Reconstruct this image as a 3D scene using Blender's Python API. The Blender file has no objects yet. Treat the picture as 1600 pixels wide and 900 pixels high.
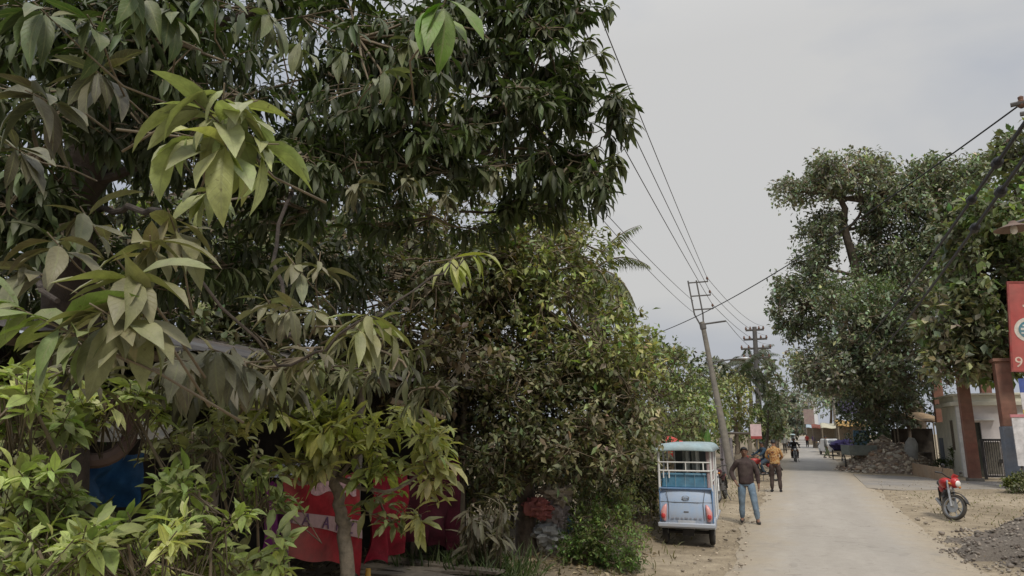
import bpy, bmesh, math, random
import numpy as np
from mathutils import Vector, Matrix, noise as mnoise
random.seed(7); rng = np.random.default_rng(11)
C = bpy.context.scene.collection
R = math.radians
# ------------------------------------------------------------------ camera model (used to read ground points off the plan)
F = 1087.0; PITCH = R(11.7); YAW = R(22.1); H = 2.0
cp, sp_, cy, sy = math.cos(PITCH), math.sin(PITCH), math.cos(YAW), math.sin(YAW)
def ray(px, py):
    x = (px - 800) / F; y = -(py - 450) / F
    f = cp - y * sp_; u = sp_ + y * cp
    return Vector((x * cy - f * sy, x * sy + f * cy, u))
def gd(px, py, z=0.0):
    r = ray(px, py); t = (z - H) / r.z
    return Vector((r.x * t, r.y * t, z))
def at(px, py, Y):
    r = ray(px, py); t = Y / r.y
    return Vector((r.x * t, Y, H + r.z * t))
def atx(px, py, X):
    r = ray(px, py); t = X / r.x
    return Vector((X, r.y * t, H + r.z * t))
def rg(px, py, d):
    r = ray(px, py); t = d / math.hypot(r.x, r.y)
    return Vector((r.x * t, r.y * t, H + r.z * t))
def base_under(p, z=0.0): return Vector((p.x, p.y, z))

# ------------------------------------------------------------------ materials
def nodes(name):
    m = bpy.data.materials.new(name); m.use_nodes = True
    nt = m.node_tree; b = nt.nodes['Principled BSDF']
    return m, nt, b
def N(nt, t, **kw):
    n = nt.nodes.new(t)
    for k, v in kw.items():
        if hasattr(n, k): setattr(n, k, v)
        else: n.inputs[k].default_value = v
    return n
def mixc(nt, fac, a, b, mode='MIX'):
    n = nt.nodes.new('ShaderNodeMix'); n.data_type = 'RGBA'; n.blend_type = mode
    for s, v in ((n.inputs[0], fac), (n.inputs[6], a), (n.inputs[7], b)):
        if isinstance(v, bpy.types.NodeSocket): nt.links.new(v, s)
        elif isinstance(v, (int, float)): s.default_value = v
        else: s.default_value = (*v, 1)
    return n.outputs[2]
def math_(nt, op, a, b=0.0, clamp=False):
    n = nt.nodes.new('ShaderNodeMath'); n.operation = op; n.use_clamp = clamp
    for s, v in ((n.inputs[0], a), (n.inputs[1], b)):
        if isinstance(v, bpy.types.NodeSocket): nt.links.new(v, s)
        else: s.default_value = v
    return n.outputs[0]
def ramp(nt, fac, stops):
    n = nt.nodes.new('ShaderNodeValToRGB'); e = n.color_ramp.elements
    while len(e) < len(stops): e.new(0.5)
    for i, (p, c) in enumerate(stops):
        e[i].position = p; e[i].color = (*c, 1) if len(c) == 3 else c
    nt.links.new(fac, n.inputs[0]); return n.outputs[0]
def noise_(nt, scale, detail=6, rough=0.6, vec=None, dist=0.0):
    n = N(nt, 'ShaderNodeTexNoise'); n.inputs['Scale'].default_value = scale
    n.inputs['Detail'].default_value = detail; n.inputs['Roughness'].default_value = rough
    n.inputs['Distortion'].default_value = dist
    if vec is not None: nt.links.new(vec, n.inputs['Vector'])
    return n.outputs['Fac']
def objco(nt): return N(nt, 'ShaderNodeTexCoord').outputs['Object']
_mc = {}
def mat(name, col, rough=0.6, metal=0.0, var=0.25, scale=6.0, dust=0.25, bump=0.15, dustc=(0.30, 0.26, 0.2), spec=0.4):
    """weathered paint, cloth, wood...: two-scale tone variation, dust and a light bump"""
    if name in _mc: return _mc[name]
    m, nt, b = nodes(name)
    co = objco(nt)
    n1 = noise_(nt, scale, 7, 0.65, co); n2 = noise_(nt, scale * 0.3, 3, 0.5, co)
    dark = tuple(c * (1 - var) for c in col); lite = tuple(min(1, c * (1 + var)) for c in col)
    base = ramp(nt, n1, [(0.3, dark), (0.7, lite)])
    f = math_(nt, 'MULTIPLY', ramp(nt, n2, [(0.38, (0, 0, 0)), (0.72, (1, 1, 1))]), dust)
    base = mixc(nt, f, base, dustc)
    nt.links.new(base, b.inputs['Base Color'])
    b.inputs['Metallic'].default_value = metal; b.inputs['Specular IOR Level'].default_value = spec
    rr = math_(nt, 'MULTIPLY_ADD', n1, 0.3); rr.node.inputs[2].default_value = max(0.05, rough - 0.15)
    nt.links.new(rr, b.inputs['Roughness'])
    bp = N(nt, 'ShaderNodeBump'); bp.inputs['Strength'].default_value = bump; bp.inputs['Distance'].default_value = 0.02
    nt.links.new(n1, bp.inputs['Height']); nt.links.new(bp.outputs[0], b.inputs['Normal'])
    _mc[name] = m; return m
def leaf_material(name, dust=0.6, trans=0.25, rib=True, mott=14.0, dustc=(0.21, 0.185, 0.125)):
    m, nt, b = nodes(name)
    at_ = N(nt, 'ShaderNodeAttribute'); at_.attribute_name = 'tint'
    geo = N(nt, 'ShaderNodeNewGeometry')
    sx = N(nt, 'ShaderNodeSeparateXYZ'); nt.links.new(geo.outputs['Normal'], sx.inputs[0])
    up = math_(nt, 'MULTIPLY_ADD', sx.outputs['Z'], 0.75, True); up.node.inputs[2].default_value = 0.25
    base = at_.outputs['Color']
    co = objco(nt)
    nn = noise_(nt, mott, 5, 0.7, co)
    mottled = mixc(nt, 1.0, base, ramp(nt, nn, [(0.3, (0.62, 0.62, 0.6)), (0.7, (1.3, 1.3, 1.25))]), 'MULTIPLY')
    d = math_(nt, 'MULTIPLY', math_(nt, 'MULTIPLY', up, dust), ramp(nt, noise_(nt, mott * 0.55, 4, 0.7, co), [(0.36, (0.1,) * 3), (0.64, (1,) * 3)]), True)
    col = mixc(nt, d, mottled, dustc)
    if rib:
        r = math_(nt, 'LESS_THAN', at_.outputs['Alpha'], 0.09)
        col = mixc(nt, math_(nt, 'MULTIPLY', r, 0.45), col, (0.24, 0.25, 0.12))
        edge = math_(nt, 'GREATER_THAN', at_.outputs['Alpha'], 0.93)
        col = mixc(nt, math_(nt, 'MULTIPLY', edge, 0.25), col, (0.2, 0.2, 0.09))
        al = N(nt, 'ShaderNodeAttribute'); al.attribute_name = 'along'
        vv = math_(nt, 'SUBTRACT', math_(nt, 'MULTIPLY', al.outputs['Fac'], 11.0), math_(nt, 'MULTIPLY', at_.outputs['Alpha'], 1.9))
        vv = math_(nt, 'ABSOLUTE', math_(nt, 'SUBTRACT', math_(nt, 'FRACT', vv), .5))
        vein = ramp(nt, vv, [(.0, (1,) * 3), (.10, (0,) * 3)])
        col = mixc(nt, math_(nt, 'MULTIPLY', vein, .22), col, (.30, .31, .17))
        bpv = N(nt, 'ShaderNodeBump'); bpv.inputs['Strength'].default_value = .35; bpv.inputs['Distance'].default_value = .004
        nt.links.new(math_(nt, 'SUBTRACT', nn, math_(nt, 'MULTIPLY', vein, .5)), bpv.inputs['Height']); nt.links.new(bpv.outputs[0], b.inputs['Normal'])
        spot = ramp(nt, noise_(nt, 45, 3, .6, co), [(.66, (0,) * 3), (.74, (1,) * 3)])
        col = mixc(nt, math_(nt, 'MULTIPLY', spot, .6), col, (.09, .06, .03))
    nt.links.new(col, b.inputs['Base Color'])
    b.inputs['Roughness'].default_value = 0.5; b.inputs['Specular IOR Level'].default_value = 0.35
    tr = N(nt, 'ShaderNodeBsdfTranslucent')
    nt.links.new(mixc(nt, 1.0, col, (1.25, 1.35, 0.55), 'MULTIPLY'), tr.inputs['Color'])
    mx = N(nt, 'ShaderNodeMixShader'); mx.inputs[0].default_value = trans
    nt.links.new(b.outputs[0], mx.inputs[1]); nt.links.new(tr.outputs[0], mx.inputs[2])
    nt.links.new(mx.outputs[0], nt.nodes['Material Output'].inputs['Surface'])
    return m
M_LEAFN = leaf_material('near_leaf', 0.8, 0.2, True, 16, (.32, .295, .19))
M_LEAF = leaf_material('leaf', 0.6, 0.22, False, 5)
M_FRESH = leaf_material('fresh_leaf', 0.4, 0.28, True, 12, (.30, .28, .16))
M_GREEN = leaf_material('clean_leaf', 0.2, 0.25, False, 8)
M_FAR = leaf_material('distant_leaf', 0.4, 0.15, False, 1.2)
M_BARK = mat('bark', (0.10, 0.075, 0.055), 0.9, var=0.5, scale=14, dust=0.35, bump=0.9)
M_BARKP = mat('pale_bark', (0.20, 0.165, 0.12), 0.9, var=0.45, scale=16, dust=0.3, bump=0.9)
M_TWIG = mat('twig', (0.15, 0.115, 0.07), 0.8, var=0.3, scale=20, dust=0.3)

# ------------------------------------------------------------------ mesh builder
class MB:
    def __init__(s): s.v = []; s.f = []; s.m = []
    def add(s, vs, fs, mi=0):
        o = len(s.v); s.v += [tuple(p) for p in vs]
        for f in fs: s.f.append(tuple(i + o for i in f)); s.m.append(mi)
        return s
    def box(s, c, d, rot=None, mi=0, taper=1.0):
        h = [x / 2 for x in d]; c = Vector(c)
        vs = []
        for z in (-1, 1):
            k = taper if z > 0 else 1
            for x, y in ((-1, -1), (1, -1), (1, 1), (-1, 1)):
                p = Vector((x * h[0] * k, y * h[1] * k, z * h[2]))
                if rot is not None: p = rot @ p
                vs.append(p + c)
        return s.add(vs, [(3, 2, 1, 0), (4, 5, 6, 7), (0, 1, 5, 4), (1, 2, 6, 5), (2, 3, 7, 6), (3, 0, 4, 7)], mi)
    def tube(s, pts, r, n=8, mi=0, cap=True):
        pts = [Vector(p) for p in pts]
        rs = r if isinstance(r, (list, tuple)) else [r] * len(pts)
        vs, fs = [], []; prev = None
        for i, p in enumerate(pts):
            t = (pts[min(i + 1, len(pts) - 1)] - pts[max(i - 1, 0)]).normalized()
            if prev is None: a = t.orthogonal().normalized()
            else:
                a = prev - t * prev.dot(t)
                a = a.normalized() if a.length > 1e-6 else t.orthogonal().normalized()
            prev = a; b = t.cross(a)
            for k in range(n):
                w = 2 * math.pi * k / n
                vs.append(p + (a * math.cos(w) + b * math.sin(w)) * rs[i])
        for i in range(len(pts) - 1):
            for k in range(n):
                k2 = (k + 1) % n
                fs.append((i * n + k, i * n + k2, (i + 1) * n + k2, (i + 1) * n + k))
        if cap:
            fs.append(tuple(range(n - 1, -1, -1))); fs.append(tuple((len(pts) - 1) * n + k for k in range(n)))
        return s.add(vs, fs, mi)
    def loft(s, rings, n=14, mi=0, cap=True):
        """rings: (centre, rx, ry) horizontal ellipses stacked upward"""
        vs, fs = [], []
        for c, rx, ry in rings:
            for k in range(n):
                w = 2 * math.pi * k / n
                vs.append((c[0] + rx * math.cos(w), c[1] + ry * math.sin(w), c[2]))
        for i in range(len(rings) - 1):
            for k in range(n):
                k2 = (k + 1) % n
                fs.append((i * n + k, i * n + k2, (i + 1) * n + k2, (i + 1) * n + k))
        if cap:
            fs.append(tuple(range(n - 1, -1, -1))); fs.append(tuple((len(rings) - 1) * n + k for k in range(n)))
        return s.add(vs, fs, mi)
    def ball(s, c, r, n=10, mi=0, jit=0.0):
        rx, ry, rz = r if isinstance(r, (tuple, list)) else (r, r, r)
        rows = n // 2 + 1; vs = []; fs = []
        for i in range(rows + 1):
            th = math.pi * i / rows
            for k in range(n):
                w = 2 * math.pi * k / n; j = 1 + random.uniform(-jit, jit)
                vs.append((c[0] + rx * j * math.sin(th) * math.cos(w), c[1] + ry * j * math.sin(th) * math.sin(w), c[2] + rz * j * math.cos(th)))
        for i in range(rows):
            for k in range(n):
                k2 = (k + 1) % n
                fs.append(((i + 1) * n + k, (i + 1) * n + k2, i * n + k2, i * n + k))
        return s.add(vs, fs, mi)
    def lathe(s, c, axis, prof, n=20, mi=0, closed=False):
        """prof: (offset along axis, radius)"""
        c = Vector(c); ax = Vector(axis).normalized(); a = ax.orthogonal().normalized(); b = ax.cross(a)
        vs, fs = [], []
        for o, r in prof:
            for k in range(n):
                w = 2 * math.pi * k / n
                vs.append(c + ax * o + (a * math.cos(w) + b * math.sin(w)) * r)
        L = len(prof)
        for i in range(L if closed else L - 1):
            i2 = (i + 1) % L
            for k in range(n):
                k2 = (k + 1) % n
                fs.append((i * n + k, i * n + k2, i2 * n + k2, i2 * n + k))
        return s.add(vs, fs, mi)
    def torus(s, c, axis, Rr, r, n=24, k=8, mi=0):
        return s.lathe(c, axis, [(r * math.sin(2 * math.pi * j / k), Rr + r * math.cos(2 * math.pi * j / k)) for j in range(k)], n, mi, True)
    def poly(s, pts, depth, d, mi=0):
        """extrude a polygon (list of points) along vector d*depth"""
        d = Vector(d) * depth; n = len(pts); p = [Vector(q) for q in pts]
        vs = p + [q + d for q in p]
        fs = [tuple(range(n - 1, -1, -1)), tuple(range(n, 2 * n))] + [(i, (i + 1) % n, n + (i + 1) % n, n + i) for i in range(n)]
        return s.add(vs, fs, mi)
    def xf(s, mtx):
        s.v = [tuple(mtx @ Vector(p)) for p in s.v]; return s
    def sheet(s, fn, nu, nv, mi=0, thick=0.0):
        vs = [fn(i / nu, j / nv) for j in range(nv + 1) for i in range(nu + 1)]
        fs = [(j * (nu + 1) + i, j * (nu + 1) + i + 1, (j + 1) * (nu + 1) + i + 1, (j + 1) * (nu + 1) + i) for j in range(nv) for i in range(nu)]
        return s.add(vs, fs, mi)
    def build(s, name, mats, parent=None, smooth=True, bevel=0.0, solid=0.0, loc=None):
        me = bpy.data.meshes.new(name); me.from_pydata(s.v, [], s.f)
        for m in (mats if isinstance(mats, (list, tuple)) else [mats]): me.materials.append(m)
        me.polygons.foreach_set('material_index', s.m)
        me.update()
        if smooth:
            me.polygons.foreach_set('use_smooth', [True] * len(me.polygons))
            try: me.set_sharp_from_angle(angle=R(38))
            except Exception: pass
        o = bpy.data.objects.new(name, me); C.objects.link(o)
        if parent is not None: o.parent = parent
        if loc is not None: o.location = loc
        if solid:
            md = o.modifiers.new('Solid', 'SOLIDIFY'); md.thickness = solid
        if bevel:
            md = o.modifiers.new('Bevel', 'BEVEL'); md.width = bevel; md.segments = 2; md.limit_method = 'ANGLE'
        return o
def thing(name, label, cat, loc=(0, 0, 0), rz=0.0, group=None, rot=None, scale=1.0):
    o = bpy.data.objects.new(name, None); C.objects.link(o); o.empty_display_size = 0.2
    o.location = loc; o.rotation_euler = rot if rot else (0, 0, rz); o.scale = (scale,) * 3
    o['label'] = label; o['category'] = cat
    if group: o['group'] = group
    return o
def tag(o, label, cat, group=None, kind=None):
    o['label'] = label; o['category'] = cat
    if group: o['group'] = group
    if kind: o['kind'] = kind
    return o
def dup(root, label, loc, rz=None, scale=None):
    r = root.copy(); C.objects.link(r); r['label'] = label; r.location = loc
    if rz is not None: r.rotation_euler = (0, 0, rz)
    if scale: r.scale = (scale,) * 3
    for ch in list(root.children):
        c = ch.copy(); C.objects.link(c); c.parent = r
        for g in list(ch.children):
            d = g.copy(); C.objects.link(d); d.parent = c
    return r
def text_mesh(name, body, size, m, parent, mtx, extrude=0.002):
    cu = bpy.data.curves.new(name, 'FONT'); cu.body = body; cu.size = size; cu.align_x = 'CENTER'; cu.align_y = 'CENTER'; cu.extrude = extrude
    cu.resolution_u = 3
    t = bpy.data.objects.new(name, cu); C.objects.link(t)
    dg = bpy.context.evaluated_depsgraph_get()
    me = bpy.data.meshes.new_from_object(t.evaluated_get(dg))
    bpy.data.objects.remove(t); bpy.data.curves.remove(cu)
    me.transform(mtx); me.materials.clear(); me.materials.append(m)
    o = bpy.data.objects.new(name, me); C.objects.link(o); o.parent = parent
    return o

# ------------------------------------------------------------------ foliage
def unit(a): return a / np.maximum(np.linalg.norm(a, axis=-1, keepdims=True), 1e-9)
TEMPL = {
    'near': ([0, .06, .16, .32, .5, .68, .84, 1.0], [.05, .08, .5, .92, 1.0, .82, .42, 0.02], 3),
    'mid': ([0, .12, .45, .75, 1.0], [.08, .35, 1.0, .72, 0.03], 3),
    'far': None,
}
class Leaves:
    def __init__(s): s.P = []; s.D = []; s.N = []; s.L = []; s.W = []; s.B = []; s.c = []
    def add(s, P, D, Nn, L, W, B, col):
        P = np.asarray(P, float); n = len(P)
        s.P.append(P); s.D.append(np.broadcast_to(D, (n, 3))); s.N.append(np.broadcast_to(Nn, (n, 3)))
        s.L.append(np.broadcast_to(L, n)); s.W.append(np.broadcast_to(W, n)); s.B.append(np.broadcast_to(B, n))
        s.c.append(np.broadcast_to(col, (n, 3)))
    def count(s): return sum(len(p) for p in s.P)
    def arrays(s, kind='mid', fold=0.35):
        P = np.concatenate(s.P); D = unit(np.concatenate(s.D)); Nn = np.concatenate(s.N)
        L = np.concatenate(s.L); W = np.concatenate(s.W); B = np.concatenate(s.B); col = np.concatenate(s.c)
        Nn = unit(Nn - D * np.sum(Nn * D, -1, keepdims=True) + 1e-5)
        S = np.cross(D, Nn); n = len(P)
        if kind == 'far':
            mid = P + D * (L * .45)[:, None] - Nn * (L * B * .1)[:, None]
            tip = P + D * L[:, None] - Nn * (L * B * .45)[:, None]
            lf = mid + S * (W / 2)[:, None] + Nn * (W * fold * .5)[:, None]
            rt = mid - S * (W / 2)[:, None] + Nn * (W * fold * .5)[:, None]
            V = np.stack([P, lf, tip, rt], 1); k = 4
            fac = np.array([[0, 1, 2], [0, 2, 3]]); al = np.array([0, 1, 0, 1.])
        else:
            ts, ws, _ = TEMPL[kind]; rows = []
            wav = rng.uniform(-1, 1, n) * 0.9; fold = fold * rng.uniform(.2, 2.0, n)[:, None]; ph = rng.uniform(0, 6.28, n)
            for t, w in zip(ts, ws):
                b = np.where(np.abs(B) < 1e-3, 1e-3, B)
                cx = np.sin(b * t) / b * L; cz = -(1 - np.cos(b * t)) / b * L
                c = P + D * cx[:, None] + Nn * cz[:, None]
                nt_ = Nn * np.cos(b * t)[:, None] + D * np.sin(b * t)[:, None]
                tw = wav * t; St = S * np.cos(tw)[:, None] + nt_ * np.sin(tw)[:, None]; nt2 = nt_ * np.cos(tw)[:, None] - S * np.sin(tw)[:, None]
                hw = (W / 2 * w)[:, None]
                rip = (np.sin(ph + t * 9) * 0.12)[:, None]
                lift = nt2 * hw * fold
                rows += [c + St * hw + lift + nt2 * hw * rip, c, c - St * hw + lift - nt2 * hw * rip]
            V = np.stack(rows, 1); k = V.shape[1]
            fac = []
            for i in range(len(ts) - 1):
                a = i * 3
                fac += [[a, a + 1, a + 4, a + 3], [a + 1, a + 2, a + 5, a + 4]]
            fac = np.array(fac); al = np.array([1., 0, 1.] * len(ts))
        global LAST_T
        LAST_T = np.zeros(n * k) if kind == 'far' else np.tile(np.repeat(np.array(TEMPL[kind][0]), 3), n)
        faces = (fac[None] + (np.arange(n) * k)[:, None, None]).reshape(-1, fac.shape[1])
        cc = np.concatenate([np.repeat(col[:, None, :], k, 1), np.broadcast_to(al[None, :, None], (n, k, 1))], 2)
        return V.reshape(-1, 3), faces, cc.reshape(-1, 4)
def np_mesh(name, V, faces, tint, mats, parent=None, extra=None, smooth=True):
    """faces: (m,k) int array. extra: MB of twigs added with material index 1"""
    me = bpy.data.meshes.new(name)
    nleaf = len(V); k = faces.shape[1]; nf = len(faces); loops = faces.reshape(-1); ls = np.arange(nf) * k; mi = np.zeros(nf, np.int32)
    if extra is not None and extra.v:
        ev = np.array(extra.v); o = len(V); V = np.concatenate([V, ev])
        tint = np.concatenate([tint, np.tile(np.array([[.12, .09, .05, .5]]), (len(ev), 1))])
        el = np.array([i for f in extra.f for i in f]) + o; lens = np.array([len(f) for f in extra.f])
        es = len(loops) + np.concatenate([[0], np.cumsum(lens)[:-1]])
        loops = np.concatenate([loops, el]); ls = np.concatenate([ls, es]); mi = np.concatenate([mi, np.ones(len(extra.f), np.int32)])
    me.vertices.add(len(V)); me.vertices.foreach_set('co', V.astype(np.float32).ravel())
    me.loops.add(len(loops)); me.loops.foreach_set('vertex_index', loops.astype(np.int32))
    me.polygons.add(len(ls)); me.polygons.foreach_set('loop_start', ls.astype(np.int32))
    me.polygons.foreach_set('material_index', mi)
    me.update(calc_edges=True); me.validate()
    if len(LAST_T) > 4 and nleaf == len(LAST_T):
        at2 = me.attributes.new('along', 'FLOAT', 'POINT'); at2.data.foreach_set('value', np.concatenate([LAST_T, np.zeros(len(V) - nleaf)]).astype(np.float32))
    a = me.color_attributes.new('tint', 'FLOAT_COLOR', 'POINT')
    a.data.foreach_set('color', tint.astype(np.float32).ravel())
    if smooth: me.polygons.foreach_set('use_smooth', np.ones(len(me.polygons), bool))
    for m in mats: me.materials.append(m)
    o = bpy.data.objects.new(name, me); C.objects.link(o)
    if parent is not None:
        o.parent = parent; o.matrix_parent_inverse = Matrix.Translation(-Vector(parent.location))
    return o
def tint(base, n, v=0.25, hue=0.07):
    base = np.asarray(base, float)
    k = rng.lognormal(0, v, (n, 1)); h = rng.normal(0, hue, (n, 3))
    return np.clip(base * k * (1 + h), 0.004, 0.7)
UP = np.array([0, 0, 1.0]); LAST_T = np.zeros(0)
def rdirs(n): return unit(rng.normal(size=(n, 3)))
def whorl(lv, tip, axis, n, L, wr, col, droop=0.6, spread=(0.5, 1.5), bend=(0.3, 1.1), v=0.2, jit=0.0, span=0.12):
    """leaves fanning from a twig tip; tip (3,), axis (3,)"""
    tip = np.asarray(tip, float); axis = unit(np.asarray(axis, float))
    a = np.cross(axis, UP); a = unit(a) if np.linalg.norm(a) > .05 else np.array([1., 0, 0]); b = np.cross(axis, a)
    ph = np.arange(n) * 2.39996 + rng.uniform(0, 6.28) + rng.normal(0, .25, n)
    th = rng.uniform(*spread, n)
    rad = a * np.cos(ph)[:, None] + b * np.sin(ph)[:, None]
    D = axis * np.cos(th)[:, None] + rad * np.sin(th)[:, None]; D[:, 2] -= droop * rng.uniform(.6, 1.3, n); D = unit(D)
    Nn = UP * .8 + rad * .5 + axis * .35 + rng.normal(0, .2, (n, 3))
    P = tip - axis * (rng.uniform(0, span, n))[:, None]
    LL = L * rng.uniform(.5, 1.2, n)
    lv.add(P, D, Nn, LL, LL * wr * rng.uniform(.85, 1.15, n), rng.uniform(*bend, n), tint(col, n, v, .05))
def blob_pts(px, py, d, rx, ry, rd, ncl, nsub=None, sig=0.28, shell=0.6):
    """cluster points inside a view-sized ellipsoid standing at distance d; returns points, subcentres, index"""
    c = rg(px, py, d); e = rg(px + rx, py, d) - c; u = rg(px, py - ry, d) - c; fw = (c - Vector((0, 0, H))).normalized() * rd
    c, e, u, fw = (np.array(q) for q in (c, e, u, fw))
    nsub = nsub or max(4, ncl // 9)
    s = rdirs(nsub) * (rng.uniform(shell ** 3, 1, nsub) ** (1 / 3))[:, None]
    idx = rng.integers(0, nsub, ncl)
    q = s[idx] + rng.normal(0, sig, (ncl, 3))
    ln = np.linalg.norm(q, axis=1, keepdims=True); q = np.where(ln > 1.12, q / ln * 1.12, q)
    B = np.stack([e, u, fw])
    return c + q @ B, c + s @ B, idx, c
def sprays(lv, tips, cen, m, L, wr, col, tl=0.25, droop=0.25, bend=(0, .5), v=.3, hue=.12, sub_v=None, idx=None, up=0.15):
    """m leaves along a short twig at each tip, the twig pointing away from cen"""
    n = len(tips); ax = unit(unit(tips - cen) + rng.normal(0, .5, (n, 3)) + UP * up)
    t = rng.uniform(-.6, .6, (n, m, 1)) * tl
    P = tips[:, None] + ax[:, None] * t + rng.normal(0, tl * .22, (n, m, 3))
    D = ax[:, None] * .5 + rdirs(n * m).reshape(n, m, 3) * .9; D[..., 2] -= droop
    Nn = UP + rng.normal(0, .45, (n, m, 3))
    LL = L * rng.uniform(.45, 1.3, (n, m))
    cc = tint(col, n * m, v, hue).reshape(n, m, 3)
    if sub_v is not None: cc = np.clip(cc * rng.lognormal(0, sub_v, idx.max() + 1)[idx][:, None, None], .004, .7)
    k = n * m
    lv.add(P.reshape(k, 3), D.reshape(k, 3), Nn.reshape(k, 3), LL.reshape(k), (LL * wr * rng.uniform(.8, 1.2, (n, m))).reshape(k), rng.uniform(*bend, k), cc.reshape(k, 3))
def twigs(mb, tips, subs, idx, cen, r=0.006, mid=True):
    for s in range(len(subs)):
        if mid:
            a = Vector(cen); b = Vector(subs[s]); m_ = a.lerp(b, .5) + Vector(rng.normal(0, .06, 3)) * (b - a).length
            mb.tube([a, m_, b], [r * 3, r * 2.2, r * 1.5], 4, cap=False)
    for p, i in zip(tips, idx):
        a = Vector(subs[i]); b = Vector(p); m_ = a.lerp(b, .5) + Vector(rng.normal(0, .08, 3)) * (b - a).length
        mb.tube([a, m_, b], [r * 1.3, r, r * .6], 3, cap=False)
def limb(mb, pts, r0, r1, n=9, wob=0.04):
    """a tapered, slightly crooked limb through the given points"""
    P = [Vector(p) for p in pts]; out = []
    for i in range(len(P) - 1):
        p0 = P[max(i - 1, 0)]; p1 = P[i]; p2 = P[i + 1]; p3 = P[min(i + 2, len(P) - 1)]
        for k in range(5):
            t = k / 5; t2 = t * t; t3 = t2 * t
            q = 0.5 * ((2 * p1) + (p2 - p0) * t + (2 * p0 - 5 * p1 + 4 * p2 - p3) * t2 + (3 * p1 - p0 - 3 * p2 + p3) * t3)
            out.append(q + Vector(rng.normal(0, wob, 3)) * (0 if i == 0 and k == 0 else 1))
    out.append(P[-1]); L = len(out)
    mb.tube(out, [r0 + (r1 - r0) * (i / (L - 1)) ** .8 for i in range(L)], n)
def tree(name, label, cat, base, trunk_pts, r0, r1, blobs, leaf, col, bark=M_BARK, lm=M_LEAF, kind='far', m=9, group=None, twig=0.0, extra_limbs=(), sub_v=.25, droop=.25, tl=.25, wr=.5, up=.15, v=.3, hue=.12, fold=.35, bend=(0, .5), trunk=True):
    t = thing(name, label, cat, base, group=group)
    lv = Leaves(); tm = MB(); tb = MB()
    top = Vector(trunk_pts[-1]) if len(trunk_pts) else Vector(base)
    if trunk: limb(tb, trunk_pts, r0, r1, 10, wob=r0 * .12)
    for ex in extra_limbs: limb(tb, ex[0], ex[1], ex[2], 7, wob=ex[1] * .3)
    for b in blobs:
        px, py, d, rx, ry, rd, ncl = b[:7]; bc = b[7] if len(b) > 7 else col
        tips, subs, idx, cen = blob_pts(px, py, d, rx, ry, rd, ncl)
        sprays(lv, tips, cen, m, leaf, wr, bc, tl=tl, droop=droop, sub_v=sub_v, idx=idx, up=up, v=v, hue=hue, bend=bend)
        if twig:
            twigs(tm, tips, subs, idx, cen, twig)
            near = min((Vector(q) for q in trunk_pts[len(trunk_pts) // 2:]), key=lambda q: (q - Vector(cen)).length)
            if trunk: limb(tb, [near, near.lerp(Vector(cen), .5) + Vector((0, 0, -.04)) * (near - Vector(cen)).length, cen], r1 * .75, max(twig * 3, .012), 6, wob=.02)
    if tb.v:
        tr = tb.build('trunk', bark, t); tr.matrix_parent_inverse = Matrix.Translation(-Vector(base))
    V, fc, tc = lv.arrays(kind, fold)
    np_mesh('crown', V, fc, tc, [lm, M_TWIG], t, tm if twig else None, smooth=(kind != 'far'))
    return t
# ================================================================== camera, sky, sun
sc = bpy.context.scene
cam = bpy.data.cameras.new('Camera'); co_ = bpy.data.objects.new('Camera', cam); C.objects.link(co_); sc.camera = co_
cam.sensor_width = 36; cam.lens = 36 * F / 1600; cam.clip_end = 3000; cam.clip_start = 0.05
co_.location = (0, 0, H); co_.rotation_euler = (R(90) + PITCH, 0, YAW)
sc.view_settings.view_transform = 'Standard'; sc.view_settings.look = 'None'; sc.view_settings.exposure = 0; sc.view_settings.gamma = 1
sc.render.engine = 'CYCLES'
cy_ = sc.cycles; cy_.use_denoising = True; cy_.max_bounces = 5; cy_.diffuse_bounces = 3; cy_.glossy_bounces = 2; cy_.transmission_bounces = 3; cy_.transparent_max_bounces = 6
cy_.sample_clamp_indirect = 4
SUN_EL, SUN_AZ = R(52), R(150)          # azimuth clockwise from +Y: high, behind the camera to the right
w = bpy.data.worlds.new('World'); sc.world = w; w.use_nodes = True
nt = w.node_tree; bg = nt.nodes['Background']
sky = nt.nodes.new('ShaderNodeTexSky'); sky.sky_type = 'NISHITA'; sky.sun_disc = False; sky.sun_elevation = SUN_EL; sky.sun_rotation = SUN_AZ
sky.air_density = 1.5; sky.dust_density = 6; sky.ozone_density = 1.0
tc = N(nt, 'ShaderNodeTexCoord'); sx = N(nt, 'ShaderNodeSeparateXYZ'); nt.links.new(tc.outputs['Generated'], sx.inputs[0])
mp = N(nt, 'ShaderNodeMapping'); mp.inputs['Scale'].default_value = (1, 1, 2.2); nt.links.new(tc.outputs['Generated'], mp.inputs[0])
cn = noise_(nt, 1.6, 5, 0.5, mp.outputs[0], 0.3)
bd = ray(1080, 40).normalized()
dp = N(nt, 'ShaderNodeVectorMath'); dp.operation = 'DOT_PRODUCT'; nt.links.new(tc.outputs['Generated'], dp.inputs[0]); dp.inputs[1].default_value = bd
cf = math_(nt, 'ADD', dp.outputs['Value'], math_(nt, 'MULTIPLY', math_(nt, 'SUBTRACT', cn, .5), .42))
cloud = ramp(nt, cf, [(0.80, (4.55, 4.85, 5.5)), (0.93, (5.0, 5.2, 5.6)), (1.0, (6.3, 6.25, 6.15))])
grad = ramp(nt, sx.outputs['Z'], [(0.0, (0.92,) * 3), (0.12, (0.96,) * 3), (0.5, (1.0,) * 3), (0.62, (1.15,) * 3), (1.0, (3.0, 2.95, 2.85))])
cloud = mixc(nt, 1.0, cloud, grad, 'MULTIPLY')
final = mixc(nt, 0.93, sky.outputs[0], cloud)
nt.links.new(final, bg.inputs['Color']); bg.inputs['Strength'].default_value = 0.10
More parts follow.
